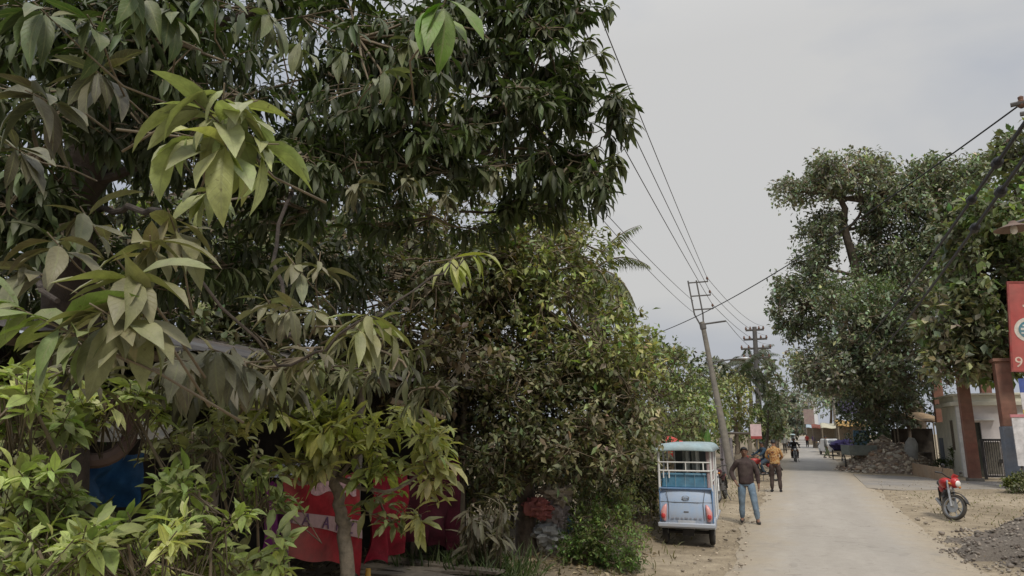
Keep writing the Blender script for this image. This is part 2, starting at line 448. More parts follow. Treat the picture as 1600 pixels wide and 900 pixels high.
sun = bpy.data.lights.new('Sun', 'SUN'); sun.energy = 2.4; sun.angle = R(12); sun.color = (1.0, 0.95, 0.87)
so = bpy.data.objects.new('Sun', sun); C.objects.link(so); so.location = (5, -5, 20)
dv = Vector((math.sin(SUN_AZ) * math.cos(SUN_EL), math.cos(SUN_AZ) * math.cos(SUN_EL), math.sin(SUN_EL)))
so.rotation_euler = dv.to_track_quat('Z', 'Y').to_euler()

# ================================================================== ground, road, verge
def fbm(x, y, s, o=4): return mnoise.fractal(Vector((x * s, y * s, 3.3)), 1.0, 2.0, o)
XL, XR = -1.22, 2.28
def road_l(y): return XL + 0.22 * fbm(0, y, .22) + .09 * fbm(4, y, 1.1) + .05 * fbm(7, y, 4) - (0.25 if y > 34 else 0)
def road_r(y): return XR + 0.24 * fbm(9, y, .2) + .09 * fbm(2, y, 1.1) + .05 * fbm(6, y, 4)
def bank(x, y):
    """height of the ground beside the road"""
    z = 0.0
    if x < -2.45: z += min(1.0, (-2.45 - x) / .7) * .14
    if x > 5.2 and y < 30: z += min(1, (x - 5.2) / 1.5) * .05
    return z
def gcoords(lo, hi, n, pw=3.0):
    u = np.linspace(-1, 1, n); q = np.sign(u) * (np.abs(u) ** pw)
    return [lo * -v if v < 0 else hi * v for v in q]
xs = sorted(set([round(v, 3) for v in np.arange(-9, 9.01, .3)] + [-400, -220, -120, -70, -40, -25, -16, -12, 12, 16, 25, 40, 70, 120, 220, 400]))
ys = sorted(set([round(v, 3) for v in np.arange(-6, 45.01, .3)] + [-200, -90, -40, -20, -11] + [46 + 2 * i for i in range(28)] + [105, 120, 140, 170, 220, 300, 450, 700]))
g = MB(); nx, ny = len(xs), len(ys)
for y in ys:
    for x in xs:
        z = bank(x, y) + .02 * fbm(x, y, .8)
        if -1.6 < x < 2.7: z = -.03
        elif -2.1 < x < 3.2: z = min(z, 0.0) - .01
        g.v.append((x, y, z))
for j in range(ny - 1):
    for i in range(nx - 1):
        g.f.append((j * nx + i, j * nx + i + 1, (j + 1) * nx + i + 1, (j + 1) * nx + i)); g.m.append(0)
m, nt, b = nodes('bare_earth'); co = objco(nt)
big = noise_(nt, .35, 6, .6, co, .4); mid = noise_(nt, 2.6, 8, .68, co); fine = noise_(nt, 38, 6, .75, co)
col = ramp(nt, big, [(.3, (.235, .19, .13)), (.52, (.35, .288, .205)), (.72, (.41, .345, .255))])
col = mixc(nt, .75, col, ramp(nt, mid, [(.3, (.55, .53, .5)), (.68, (1.25, 1.24, 1.2))]), 'MULTIPLY')
col = mixc(nt, .6, col, ramp(nt, fine, [(.3, (.6,) * 3), (.7, (1.35,) * 3)]), 'MULTIPLY')
sep = N(nt, 'ShaderNodeSeparateXYZ'); nt.links.new(co, sep.inputs[0])
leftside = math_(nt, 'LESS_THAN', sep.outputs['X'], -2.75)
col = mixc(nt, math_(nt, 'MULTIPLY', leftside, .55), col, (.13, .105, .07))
nt.links.new(col, b.inputs['Base Color']); b.inputs['Roughness'].default_value = .95; b.inputs['Specular IOR Level'].default_value = .15
bp = N(nt, 'ShaderNodeBump'); bp.inputs['Strength'].default_value = .7; bp.inputs['Distance'].default_value = .05
nt.links.new(math_(nt, 'ADD', mid, math_(nt, 'MULTIPLY', fine, .35)), bp.inputs['Height']); nt.links.new(bp.outputs[0], b.inputs['Normal'])
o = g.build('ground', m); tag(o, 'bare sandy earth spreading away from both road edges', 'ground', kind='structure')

r = MB(); rys = [y * .4 for y in range(-20, 330)] + [134 + 6 * i for i in range(40)]
K = 12
for y in rys:
    a, bb = road_l(y), road_r(y)
    for k in range(K + 1):
        u = k / K; crown = .035 * (1 - (2 * u - 1) ** 2)
        r.v.append((a + (bb - a) * u, y, -.004 + crown if 0 < k < K else -.02 - .0))
for j in range(len(rys) - 1):
    for k in range(K): r.f.append((j * (K + 1) + k, j * (K + 1) + k + 1, (j + 1) * (K + 1) + k + 1, (j + 1) * (K + 1) + k)); r.m.append(0)
m, nt, b = nodes('dusty_road'); co = objco(nt)
sep = N(nt, 'ShaderNodeSeparateXYZ'); nt.links.new(co, sep.inputs[0])
mpn = N(nt, 'ShaderNodeMapping'); mpn.inputs['Scale'].default_value = (1, .22, 1); nt.links.new(co, mpn.inputs[0])
long_ = noise_(nt, 1.5, 6, .6, mpn.outputs[0], .3); mid = noise_(nt, 1.1, 7, .65, co); fine = noise_(nt, 55, 5, .8, co)
base = ramp(nt, long_, [(.3, (.345, .308, .258)), (.55, (.39, .35, .295)), (.75, (.42, .378, .32))])
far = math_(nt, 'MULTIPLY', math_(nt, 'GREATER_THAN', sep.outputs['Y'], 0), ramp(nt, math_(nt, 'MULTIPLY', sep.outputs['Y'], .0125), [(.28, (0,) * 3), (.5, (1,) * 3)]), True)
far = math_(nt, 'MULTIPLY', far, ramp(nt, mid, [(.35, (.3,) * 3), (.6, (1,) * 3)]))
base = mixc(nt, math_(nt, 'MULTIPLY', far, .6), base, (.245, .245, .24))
# dust drifts in from both edges
dx = math_(nt, 'ABSOLUTE', math_(nt, 'SUBTRACT', sep.outputs['X'], .53))
dx = math_(nt, 'ADD', dx, math_(nt, 'MULTIPLY', math_(nt, 'SUBTRACT', mid, .5), 1.6))
ed = ramp(nt, math_(nt, 'MULTIPLY', dx, .5), [(.36, (0,) * 3), (.84, (1,) * 3)])
base = mixc(nt, math_(nt, 'MULTIPLY', ed, .95), base, mixc(nt, mid, (.30, .25, .18), (.42, .35, .255)))
base = mixc(nt, .55, base, ramp(nt, fine, [(.3, (.78,) * 3), (.7, (1.18,) * 3)]), 'MULTIPLY')
base = mixc(nt, .6, base, ramp(nt, noise_(nt, 6, 8, .7, co), [(.28, (.88,) * 3), (.6, (1.05,) * 3)]), 'MULTIPLY')
tx_ = math_(nt, 'ABSOLUTE', math_(nt, 'SUBTRACT', math_(nt, 'ABSOLUTE', math_(nt, 'SUBTRACT', sep.outputs['X'], math_(nt, 'ADD', math_(nt, 'MULTIPLY', long_, .5), .3))), .68))
trk_ = ramp(nt, tx_, [(.05, (1,) * 3), (.34, (0,) * 3)])
base = mixc(nt, math_(nt, 'MULTIPLY', trk_, math_(nt, 'MULTIPLY', ramp(nt, long_, [(.35, (0,) * 3), (.6, (1,) * 3)]), .3)), base, (.30, .27, .23))
stain = ramp(nt, noise_(nt, 1.9, 4, .55, co, 1.2), [(.60, (0,) * 3), (.67, (1,) * 3)])
base = mixc(nt, math_(nt, 'MULTIPLY', stain, .35), base, (.25, .225, .19))
# fine cracks and old patches
vor = N(nt, 'ShaderNodeTexVoronoi'); vor.feature = 'DISTANCE_TO_EDGE'; vor.inputs['Scale'].default_value = .55
wv = N(nt, 'ShaderNodeVectorMath'); wv.operation = 'ADD'; nz = N(nt, 'ShaderNodeTexNoise'); nz.inputs['Scale'].default_value = 3; nt.links.new(co, nz.inputs['Vector'])
nt.links.new(co, wv.inputs[0]); nt.links.new(nz.outputs['Color'], wv.inputs[1]); nt.links.new(wv.outputs[0], vor.inputs['Vector'])
crk = math_(nt, 'LESS_THAN', vor.outputs['Distance'], .006)
base = mixc(nt, math_(nt, 'MULTIPLY', crk, math_(nt, 'MULTIPLY', ramp(nt, mid, [(.45, (0,) * 3), (.6, (1,) * 3)]), .45)), base, (.16, .145, .125))
nt.links.new(base, b.inputs['Base Color']); b.inputs['Roughness'].default_value = .9; b.inputs['Specular IOR Level'].default_value = .2
bp = N(nt, 'ShaderNodeBump'); bp.inputs['Strength'].default_value = .35; bp.inputs['Distance'].default_value = .01; nt.links.new(fine, bp.inputs['Height']); nt.links.new(bp.outputs[0], b.inputs['Normal'])
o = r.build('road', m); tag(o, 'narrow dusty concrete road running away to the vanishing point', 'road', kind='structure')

# paved apron in front of the gate
ap = MB(); A = [(2.1, 29.2), (2.2, 38.5), (5.4, 36.8), (6.3, 34.6), (8.8, 35.4), (9.5, 31.5), (7.2, 30.6), (4.6, 29.6), (3.2, 28.4)]
ap.poly([(x, y, -.03) for x, y in A], .045, (0, 0, 1))
o = ap.build('driveway', mat('driveway_concrete', (.235, .215, .19), .95, var=.25, scale=1.3, dust=.7, bump=.5, dustc=(.34, .285, .21)), smooth=False)
tag(o, 'worn grey paved apron between the road and the black gate', 'driveway', kind='structure')

def scatter_leaf_litter(name, label, area, n, L, cols, zf, seed=1):
    lv = Leaves(); pts = []
    while len(pts) < n:
        x, y = rng.uniform(area[0], area[1]), rng.uniform(area[2], area[3])
        if fbm(x, y, .9) + rng.uniform(-.5, .5) > -.05: pts.append((x, y, zf(x, y) + rng.uniform(.012, .05)))
    P = np.array(pts); D = rdirs(n); D[:, 2] *= .25
    cc = np.array(cols)[rng.integers(0, len(cols), n)] * rng.lognormal(0, .25, (n, 1))
    lv.add(P, D, UP + rng.normal(0, .4, (n, 3)), rng.uniform(.5, 1.2, n) * L, rng.uniform(.3, .5, n) * L, rng.uniform(-.6, .8, n), cc)
    V, f, t = lv.arrays('far', .6)
    o = np_mesh(name, V, f, t, [M_LEAF], smooth=False); tag(o, label, 'leaf litter', kind='stuff'); return o
gz = lambda x, y: bank(x, y) + .02 * fbm(x, y, .8)
scatter_leaf_litter('fallen_leaves', 'scattered fallen leaves on the sandy right shoulder', (2.5, 9, 12, 34), 900, .07, [(.22, .15, .08), (.30, .23, .14), (.14, .1, .06)], lambda x, y: max(gz(x, y), 0.02))
scatter_leaf_litter('dry_leaves', 'brown dry leaves strewn over the left bank', (-8, -2.4, 5, 24), 5200, .12, [(.22, .15, .08), (.30, .23, .14), (.14, .1, .06), (.38, .31, .2)], gz)

def pebbles(name, label, n, size, fn):
    vs, fs, ts = [], [], []; k = 0; ico = bmesh.new(); bmesh.ops.create_icosphere(ico, subdivisions=1, radius=1)
    iv = np.array([v.co for v in ico.verts]); fi = np.array([[v.index for v in f.verts] for f in ico.faces]); ico.free()
    for i in range(n):
        x, y = fn(); sz = size * rng.lognormal(0, .6); z = max(gz(x, y), 0)
        vs.append(iv * (1 + rng.uniform(-.3, .3, (len(iv), 1))) * np.array([sz * 1.2, sz, sz * .55]) + np.array([x, y, z + sz * .1])); fs.append(fi + k); k += len(iv)
        ts.append(np.tile(np.append(np.array([.30, .25, .19]) * rng.lognormal(0, .35), .5), (len(iv), 1)))
    o = np_mesh(name, np.concatenate(vs), np.concatenate(fs), np.concatenate(ts), [M_STONE], None, smooth=False); tag(o, label, 'pebbles', kind='stuff')
m, nt, b = nodes('stone_chips'); a_ = N(nt, 'ShaderNodeAttribute'); a_.attribute_name = 'tint'
nt.links.new(mixc(nt, .5, a_.outputs['Color'], ramp(nt, noise_(nt, 30, 4, .7, objco(nt)), [(.3, (.6,) * 3), (.7, (1.3,) * 3)]), 'MULTIPLY'), b.inputs['Base Color']); b.inputs['Roughness'].default_value = .95
M_STONE = m
def edge_pt():
    y = 9 + 40 * rng.uniform() ** 1.6
    return (road_l(y) - abs(rng.normal(0, .5)) + .2, y) if rng.uniform() < .5 else (road_r(y) + abs(rng.normal(0, .9)) - .2, y)
pebbles('pebbles', 'loose pebbles and clods strewn along both road edges', 2600, .0085, edge_pt)
# gravel heap at the lower right: a mound and its loose stones
HC = Vector((6.5, 14.6, 0)); HR = 4.0
def heap_z(x, y, c, rad, h, ry=1.0):
    d = math.hypot(x - c.x, (y - c.y) / ry) / rad + .16 * fbm(x, y, .7)
    return h * max(0, 1 - d) ** .8 * (1 + .25 * fbm(x, y, 1.6)) if d < 1 else 0
def heap(name, label, cat, c, rad, h, ry, n, size, mats, cols, base_mat):
    hb = MB(); q = 44
    def fn(u, v):
        x = c.x + (2 * u - 1) * rad * 1.1; y = c.y + (2 * v - 1) * rad * 1.1 * ry
        z = heap_z(x, y, c, rad, h, ry); return (x, y, z + .012 if z > 0 else -.05)
    hb.sheet(fn, q, q)
    root = hb.build(name, base_mat); tag(root, label, cat, kind='stuff')
    vs, fs, ts = [], [], []; k = 0; ico = bmesh.new(); bmesh.ops.create_icosphere(ico, subdivisions=1, radius=1)
    iv = np.array([v.co for v in ico.verts]); fi = np.array([[v.index for v in f.verts] for f in ico.faces]); ico.free()
    for i in range(n):
        a = rng.uniform(0, 6.283); rr = rad * 1.12 * math.sqrt(rng.uniform(0, 1))
        x = c.x + rr * math.cos(a); y = c.y + rr * math.sin(a) * ry; z = heap_z(x, y, c, rad, h, ry)
        if z <= 0 and rng.uniform() > .25: continue
        s = size * rng.lognormal(0, .4)
        p = iv * (1 + rng.uniform(-.3, .3, (len(iv), 1))) * np.array([s * rng.uniform(.7, 1.4), s * rng.uniform(.7, 1.2), s * rng.uniform(.45, .9)])
        th = rng.uniform(0, 6.28); rot = np.array([[math.cos(th), -math.sin(th), 0], [math.sin(th), math.cos(th), 0], [0, 0, 1]])
        vs.append(p @ rot.T + np.array([x, y, z + s * .25])); fs.append(fi + k); k += len(iv)
        cc = np.array(cols[rng.integers(0, len(cols))]) * rng.lognormal(0, .22); ts.append(np.tile(np.append(cc, .5), (len(iv), 1)))
    st = np_mesh('stones', np.concatenate(vs), np.concatenate(fs), np.concatenate(ts), [mats], None, smooth=False)
    st.parent = root
    st['kind'] = 'stuff'
    return root
heap('gravel_heap', 'low grey-brown heap of stone chips by the roadside behind no wall', 'gravel', HC, HR, 1.25, 1.15, 17000, .021, M_STONE,
     [(.18, .15, .12), (.22, .185, .15), (.12, .095, .075), (.28, .245, .2), (.15, .128, .105)], mat('gravel_base', (.14, .115, .09), .95, var=.4, scale=30, bump=1))['label'] = 'low heap of grey-brown stone chips at the right road edge'
rc = gd(1385, 742); rc.z = 0; rc.y += 1.5
heap('rubble_heap', 'pale heap of broken bricks and rubble under the big tree', 'rubble', Vector((4.05, 42.5, 0)), 2.3, 1.6, 1.1, 2400, .065, M_STONE,
     [(.44, .36, .27), (.5, .43, .33), (.32, .22, .15), (.25, .2, .16), (.56, .5, .4)], mat('rubble_base', (.27, .21, .16), .95, var=.4, scale=9, bump=1))

# ================================================================== left-hand vegetation
# --- the near mango tree
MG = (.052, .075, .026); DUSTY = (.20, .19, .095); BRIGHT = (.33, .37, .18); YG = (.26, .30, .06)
M_BARKD = mat('dark_bark', (.045, .034, .026), .95, var=.5, scale=14, dust=.3, bump=.9, dustc=(.16, .13, .1))
mb_ = rg(120, 640, 5.4); mbase = Vector((mb_.x, mb_.y, .1))
mango = thing('mango_tree', 'large dark mango tree with dusty drooping leaves filling the upper left', 'tree', mbase)
tb = MB(); tp = [mbase, rg(105, 520, 5.4), rg(115, 330, 5.3), rg(160, 150, 5.2), rg(230, -60, 5.2)]
limb(tb, tp, .2, .12, 12, .02)
for pts, a, b2 in [([rg(120, 300, 5.3), rg(300, 240, 4.9), rg(470, 255, 4.6), rg(640, 215, 4.7), rg(800, 170, 4.9), rg(915, 130, 5.0)], .085, .018),
                  ([rg(160, 150, 5.2), rg(350, 40, 4.7), rg(560, -30, 4.6), rg(760, -20, 4.8), rg(900, 20, 5.1)], .08, .02),
                  ([rg(115, 330, 5.3), rg(180, 330, 3.9), rg(250, 330, 2.7), rg(235, 400, 2.2)], .05, .01),
                  ([rg(110, 400, 5.3), rg(60, 430, 3.5), rg(90, 470, 2.2)], .04, .01),
                  ([rg(470, 255, 4.6), rg(430, 380, 3.6), rg(455, 520, 2.9), rg(420, 470, 2.7)], .03, .008),
                  ([rg(250, 330, 2.7), rg(430, 560, 2.6), rg(560, 505, 2.5), rg(690, 425, 2.9), rg(740, 400, 3.0)], .016, .004),
                  ([rg(640, 215, 4.7), rg(700, 320, 4.9), rg(800, 330, 5.2), rg(880, 340, 5.4)], .035, .01),
                  ([rg(800, 170, 4.9), rg(900, 245, 4.8), rg(945, 210, 4.7), rg(975, 160, 4.7)], .02, .006),
                  ([rg(900, 245, 4.8), rg(950, 250, 4.75), rg(965, 262, 4.7)], .012, .005),
                  ([rg(230, -60, 5.2), rg(200, -120, 3.5), rg(120, -60, 2.4)], .05, .01)]:
    limb(tb, pts, a * .42, b2 * .7, 8, .012)
tr = tb.build('trunk', M_BARKD, mango); tr.matrix_parent_inverse = Matrix.Translation(-mbase)
lv = Leaves(); tm = MB()
def mango_blob(px, py, d, rx, ry, rd, n, col=MG, L=.165, wr=.22, k=(8, 13), tw=True, droop=.75, v=.28):
    tips, subs, idx, cen = blob_pts(px, py, d, rx, ry, rd, n)
    if tw: twigs(tm, tips, subs, idx, cen, .004)
    sub = rng.lognormal(0, .22, len(subs))
    for p, i in zip(tips, idx):
        ax = unit(p - cen) * .8 + rng.normal(0, .4, 3) + np.array([0, 0, .1])
        whorl(lv, p, ax, int(rng.integers(*k)), L * rng.uniform(.85, 1.1), wr, np.array(col) * sub[i], droop=droop * rng.uniform(.6, 1.4), v=v)
for a in [(560, 60, 4.4, 150, 100, .8, 60), (380, 150, 4.8, 160, 120, .6, 46), (700, 40, 4.8, 130, 80, .8, 44), (850, 70, 5.0, 95, 85, .6, 46), (900, 20, 5.0, 55, 55, .4, 16),
          (860, 170, 5.0, 75, 70, .5, 30), (780, 235, 5.0, 110, 60, .6, 34), (880, 270, 4.9, 55, 45, .4, 20), (600, 260, 4.7, 120, 60, .5, 30), (420, 240, 5.0, 110, 90, .6, 30),
          (150, 100, 4.2, 190, 130, .6, 56), (60, 240, 4.2, 110, 110, .6, 30), (260, 60, 3.6, 130, 70, .4, 28), (790, 10, 5.0, 90, 50, .5, 26), (640, 190, 4.5, 110, 50, .4, 22), (790, 165, 4.6, 80, 40, .4, 18), (480, 250, 4.4, 80, 40, .4, 14), (60, 30, 4.6, 160, 60, .6, 40), (300, 10, 4.8, 160, 50, .6, 34), (940, 290, 4.8, 34, 34, .3, 9), (965, 180, 4.8, 30, 40, .3, 8), (60, 360, 4.4, 100, 70, .6, 20), (300, 420, 4.8, 110, 60, .5, 16),
          (820, 320, 5.3, 70, 26, .4, 14), (680, 340, 5.2, 120, 30, .5, 14), (480, 330, 5.0, 120, 40, .5, 16)]:
    a = list(a); a[6] = int(a[6] * 2.5); mango_blob(*a)
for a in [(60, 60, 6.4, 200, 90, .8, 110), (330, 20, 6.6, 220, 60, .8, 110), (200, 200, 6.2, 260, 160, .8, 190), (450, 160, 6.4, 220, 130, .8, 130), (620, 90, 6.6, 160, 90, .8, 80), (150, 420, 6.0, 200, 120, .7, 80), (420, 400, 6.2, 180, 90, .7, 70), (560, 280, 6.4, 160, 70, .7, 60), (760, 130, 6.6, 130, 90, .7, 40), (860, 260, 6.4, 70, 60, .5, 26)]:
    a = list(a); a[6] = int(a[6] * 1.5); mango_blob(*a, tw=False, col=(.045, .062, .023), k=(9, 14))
for a in [(300, 560, 3.6, 130, 30, .4, 12, (.12, .115, .06)), (480, 560, 3.4, 110, 35, .4, 12, (.12, .115, .06)), (620, 560, 4.2, 60, 40, .4, 8, (.10, .11, .05)), (150, 560, 3.4, 120, 40, .4, 12, (.14, .13, .075)), (560, 590, 4.4, 110, 26, .4, 22, (.13, .14, .065)), (680, 605, 5.0, 60, 26, .4, 14, (.11, .12, .055)), (360, 590, 3.8, 120, 26, .4, 18, (.14, .14, .075))]:
    mango_blob(*a)
# the crown goes on unseen above and left of the frame, added for shade
for a in [(200, -180, 5.4, 420, 140, 1.0, 70), (650, -160, 5.2, 260, 120, 1.0, 60), (-120, 100, 5.6, 120, 240, 1.0, 30)]:
    mango_blob(*a, k=(6, 9), tw=False)
V, fc, tcol = lv.arrays('mid', .3); np_mesh('crown', V, fc, tcol, [M_LEAF, M_TWIG], mango, tm)
def sprig(col, tips, L, n, wr=.27, droop=.7, axis=None, spread=(.5, 1.45), bend=(.3, 1.1), v=.14, root=None):
    """near twigs of the mango with their leaves, seen large: one part per twig"""
    for (px, py, d, *ax) in tips:
        lv = Leaves(); tw = MB()
        p = np.array(rg(px, py, d)); a = np.array(ax[0]) if ax else np.array([.3, -.3, .3])
        whorl(lv, p, a, n + 3, L * (.84 if d < 2.6 else .92), wr, np.array(col) * 1.12 * rng.uniform(.85, 1.15), droop=droop, spread=spread, bend=bend, v=v, span=.10)
        pp = Vector(p); ua = Vector(unit(a)); tw.tube([pp + ua * .02, pp - ua * .14, pp - ua * .28 + Vector(rng.normal(0, .02, 3)), pp - ua * .42 + Vector(rng.normal(0, .04, 3))], [.002, .0028, .0034, .004], 6)
        V, fc, tc_ = lv.arrays('near', .28)
        np_mesh('leafy_twig', V, fc, tc_, [M_LEAFN, M_TWIG], mango, tw)
camdir = np.array([0.55, -0.75, .15])      # roughly towards the road and the camera
sprig(BRIGHT, [(312, 165, 1.9, (-.14, -.7, .3)), (392, 160, 1.95, (.75, .3, .25)), (350, 140, 1.9, (.5, -.5, .5))], .25, 7, .29, .62, spread=(.5, 1.5), bend=(.5, 1.3))
sprig((.32, .36, .15), [(425, 225, 1.95, (.7, .2, -.05)), (352, 225, 1.85, (.55, -.6, -.15)), (285, 210, 2.0, (-.35, -.6, .0))], .24, 5, .29, .8, spread=(.5, 1.4), bend=(.4, 1.2))
sprig((0.232, 0.264, 0.093), [(385, 235, 2.1, (.6, -.3, 0)), (320, 300, 2.2, (.3, -.5, -.2))], .19, 7, .27, .8)
sprig(DUSTY, [(265, 335, 2.0, (.3, -.5, .3)), (235, 375, 1.9, (.5, -.5, .2))], .19, 9, .3, .65)
sprig((0.202, 0.202, 0.101), [(205, 430, 1.8, (.35, -.7, .25)), (150, 480, 1.75, (.2, -.8, .2)), (225, 490, 1.8, (.6, -.5, 0))], .2, 10, .31, .7)
sprig((0.155, 0.217, 0.062), [(70, 500, 1.8, (-.2, -.7, .3)), (25, 480, 2.0, (-.4, -.5, .3))], .2, 8, .28, .55)
sprig((0.132, 0.124, 0.078), [(80, 370, 2.4, (.2, -.6, .3)), (130, 330, 2.6, (.1, -.4, .3)), (30, 410, 2.5, (0, -.6, .2))], .19, 8, .29, .7)
sprig((0.155, 0.152, 0.093), [(415, 465, 2.6, (.2, -.6, .3)), (455, 480, 2.5, (.5, -.4, .1)), (500, 400, 2.8, (.3, -.3, .5)), (450, 400, 2.8, (-.1, -.5, .4)), (490, 480, 2.7, (.3, -.6, .1))], .17, 8, .29, .75)
sprig((0.202, 0.209, 0.085), [(575, 490, 2.3, (.6, -.45, .15)), (560, 515, 2.25, (.3, -.7, 0)), (605, 505, 2.4, (.7, -.1, 0))], .19, 8, .25, .95)
sprig(YG, [(712, 400, 3.0, (.6, -.2, .3)), (750, 395, 3.1, (.75, .05, .1))], .2, 5, .2, 1.0, spread=(.5, 1.2))
sprig((0.109, 0.202, 0.031), [(700, -10, 1.75, (.5, -.5, .2))], .24, 3, .32, .9)
sprig((0.078, 0.116, 0.043), [(60, 10, 2.2, (.1, -.7, .2)), (140, 30, 2.3, (.4, -.6, .1)), (265, 10, 2.3, (.5, -.5, 0)), (330, -20, 2.5, (.4, -.5, .1)), (200, -30, 2.2, (.2, -.6, 0))], .21, 10, .27, .8)
sprig((0.078, 0.074, 0.050), [(48, 145, 2.3, (.25, -.9, -.1)), (150, 110, 2.7, (.3, -.7, 0)), (20, 230, 2.8, (.2, -.6, 0))], .22, 11, .28, .5, spread=(1.0, 1.6))
sprig((0.101, 0.124, 0.054), [(470, 60, 3.0, (.4, -.4, .1)), (420, 20, 2.9, (.3, -.5, .1)), (540, 80, 3.2, (.4, -.4, .1)), (600, 110, 3.4, (.5, -.3, .1)), (640, 60, 3.3, (.4, -.4, 0))], .2, 10, .25, 1.0)
sprig((0.078, 0.096, 0.040), [(975, 150, 4.7, (.8, -.2, .2)), (985, 190, 4.7, (.8, -.2, -.1)), (960, 262, 4.7, (.7, -.2, -.3)), (965, 240, 4.7, (.8, 0, .3)), (935, 225, 4.8, (.5, -.3, .3))], .23, 11, .22, .95)
sprig((0.070, 0.093, 0.034), [(945, 80, 5.0, (.8, 0, .2)), (955, 5, 5.1, (.8, 0, .3)), (925, 60, 5.0, (.7, -.2, 0)), (915, 130, 4.9, (.7, -.2, -.1)), (900, 190, 4.9, (.6, -.3, -.2))], .21, 12, .23, .8)
sprig((0.132, 0.132, 0.078), [(640, 275, 4.0, (.5, -.5, 0)), (560, 285, 3.8, (.4, -.5, 0)), (780, 265, 4.4, (.6, -.3, 0)), (700, 300, 4.2, (.4, -.4, 0))], .19, 9, .25, .8)
sprig((0.116, 0.109, 0.070), [(330, 545, 2.3, (.3, -.6, 0)), (380, 570, 2.4, (.4, -.5, 0)), (270, 560, 2.2, (.2, -.6, 0))], .19, 8, .28, .85)

# --- the light green shrub in the lower left corner
sbp = rg(150, 800, 3.4); sb = Vector((sbp.x, sbp.y, .1))
shrub = thing('leafy_shrub', 'light green dusty shrub with oval leaves in the lower left corner', 'shrub', sb)
lv = Leaves(); tm = MB(); tb = MB()
SG = (.27, .335, .105); SL = (.40, .475, .155); SD = (.16, .17, .07)
def shrub_blob(px, py, d, rx, ry, rd, n, col, L=.095, wr=.35, k=(6, 10), ax=(.15, -.25, .8)):
    tips, subs, idx, cen = blob_pts(px, py, d, rx, ry, rd, n)
    sub = rng.lognormal(0, .22, len(subs))
    hub = Vector(cen) + Vector((0, .1, -.35))
    tb.tube([sb.lerp(hub, .35) + Vector(rng.normal(0, .1, 3)), hub + Vector(rng.normal(0, .05, 3)), Vector(cen)], [.011, .008, .005], 6, cap=False)
    for p, i in zip(tips, idx):
        a = unit(unit(p - cen) * .6 + np.array(ax) + rng.normal(0, .3, 3))
        q = Vector(p) - Vector(a) * .25
        tm.tube([Vector(cen).lerp(Vector(subs[i]), .7), q, p], [.0045, .003, .002], 4, cap=False)
        whorl(lv, p, a, int(rng.integers(*k)), L * rng.uniform(.75, 1.2), wr, np.array(col) * sub[i], droop=.18, spread=(.6, 1.5), bend=(.1, .9), v=.2, span=.09)
for a in [(60, 860, 2.7, 110, 60, .3, 22, SL), (200, 850, 2.8, 110, 60, .3, 22, SL), (50, 770, 3.1, 80, 50, .35, 20, SG), (310, 765, 3.3, 70, 55, .35, 18, SG), (330, 830, 3.2, 80, 60, .3, 16, SG),
          (400, 760, 3.8, 70, 40, .3, 10, SG), (60, 640, 3.3, 80, 50, .3, 18, SG), (200, 625, 3.4, 110, 24, .3, 10, SL), (30, 590, 3.0, 60, 30, .25, 8, SL), (330, 690, 3.8, 100, 40, .4, 20, SD),
          (60, 690, 4.0, 70, 40, .4, 9, SD), (40, 800, 3.6, 120, 90, .4, 30, SD), (280, 860, 3.6, 120, 60, .4, 26, SD), (430, 860, 3.0, 40, 30, .2, 4, SL)]:
    a = list(a); a[6] = int(a[6] * (1.5 if a[7] is SD else 2.4)); shrub_blob(*a)
trk = tb.build('stem', M_TWIG, shrub); trk.matrix_parent_inverse = Matrix.Translation(-sb)
V, fc, tc_ = lv.arrays('near', .3); np_mesh('crown', V, fc, tc_, [M_FRESH, M_TWIG], shrub, tm)

# --- slender young tree in front of the red banner
yb = rg(552, 905, 6.3); yb.z = .1
young = thing('young_tree', 'slender young tree with a bare trunk and pale green leaves before the red banner', 'tree', yb)
lv = Leaves(); tm = MB(); tb = MB()
limb(tb, [yb, rg(540, 860, 6.3), rg(531, 790, 6.3), rg(522, 735, 6.3), rg(535, 690, 6.2), rg(560, 640, 6.2)], .07, .03, 10, .008)
for e in [(430, 640), (640, 640), (480, 620), (600, 700), (680, 720), (390, 700)]:
    limb(tb, [rg(524, 745, 6.3), rg((524 + e[0]) / 2, e[1] + 50, 6.1), rg(e[0], e[1], 6.0)], .025, .008, 6, .01)
def young_blob(px, py, d, rx, ry, rd, n, col, L=.2, wr=.3):
    tips, subs, idx, cen = blob_pts(px, py, d, rx, ry, rd, n); twigs(tm, tips, subs, idx, cen, .004)
    sub = rng.lognormal(0, .2, len(subs))
    for p, i in zip(tips, idx):
        whorl(lv, p, unit(p - cen) * .6 + np.array([.1, -.2, .7]) + rng.normal(0, .25, 3), int(rng.integers(6, 10)), L * rng.uniform(.7, 1.1), wr, np.array(col) * sub[i], droop=.35, spread=(.6, 1.5), bend=(.2, 1), v=.22)
for a in [(440, 640, 6.0, 80, 40, .5, 26, (0.403, 0.442, 0.102)), (560, 650, 6.0, 90, 50, .5, 34, (0.505, 0.524, 0.146)), (640, 680, 6.0, 60, 50, .4, 22, (0.438, 0.455, 0.160)), (500, 700, 6.2, 90, 30, .4, 18, (0.303, 0.304, 0.116)),
          (670, 740, 6.0, 35, 30, .3, 7, (0.403, 0.386, 0.175)), (600, 740, 6.1, 50, 30, .3, 10, (0.336, 0.386, 0.102)), (380, 640, 5.4, 60, 50, .4, 14, (0.370, 0.386, 0.146)), (655, 805, 6.2, 24, 12, .15, 2, (0.471, 0.442, 0.204)), (600, 800, 6.4, 50, 30, .3, 5, (0.202, 0.221, 0.087))]:
    a = list(a); a[6] = int(a[6] * 1.5); young_blob(*a)
trk = tb.build('trunk', M_BARKP, young); trk.matrix_parent_inverse = Matrix.Translation(-yb)
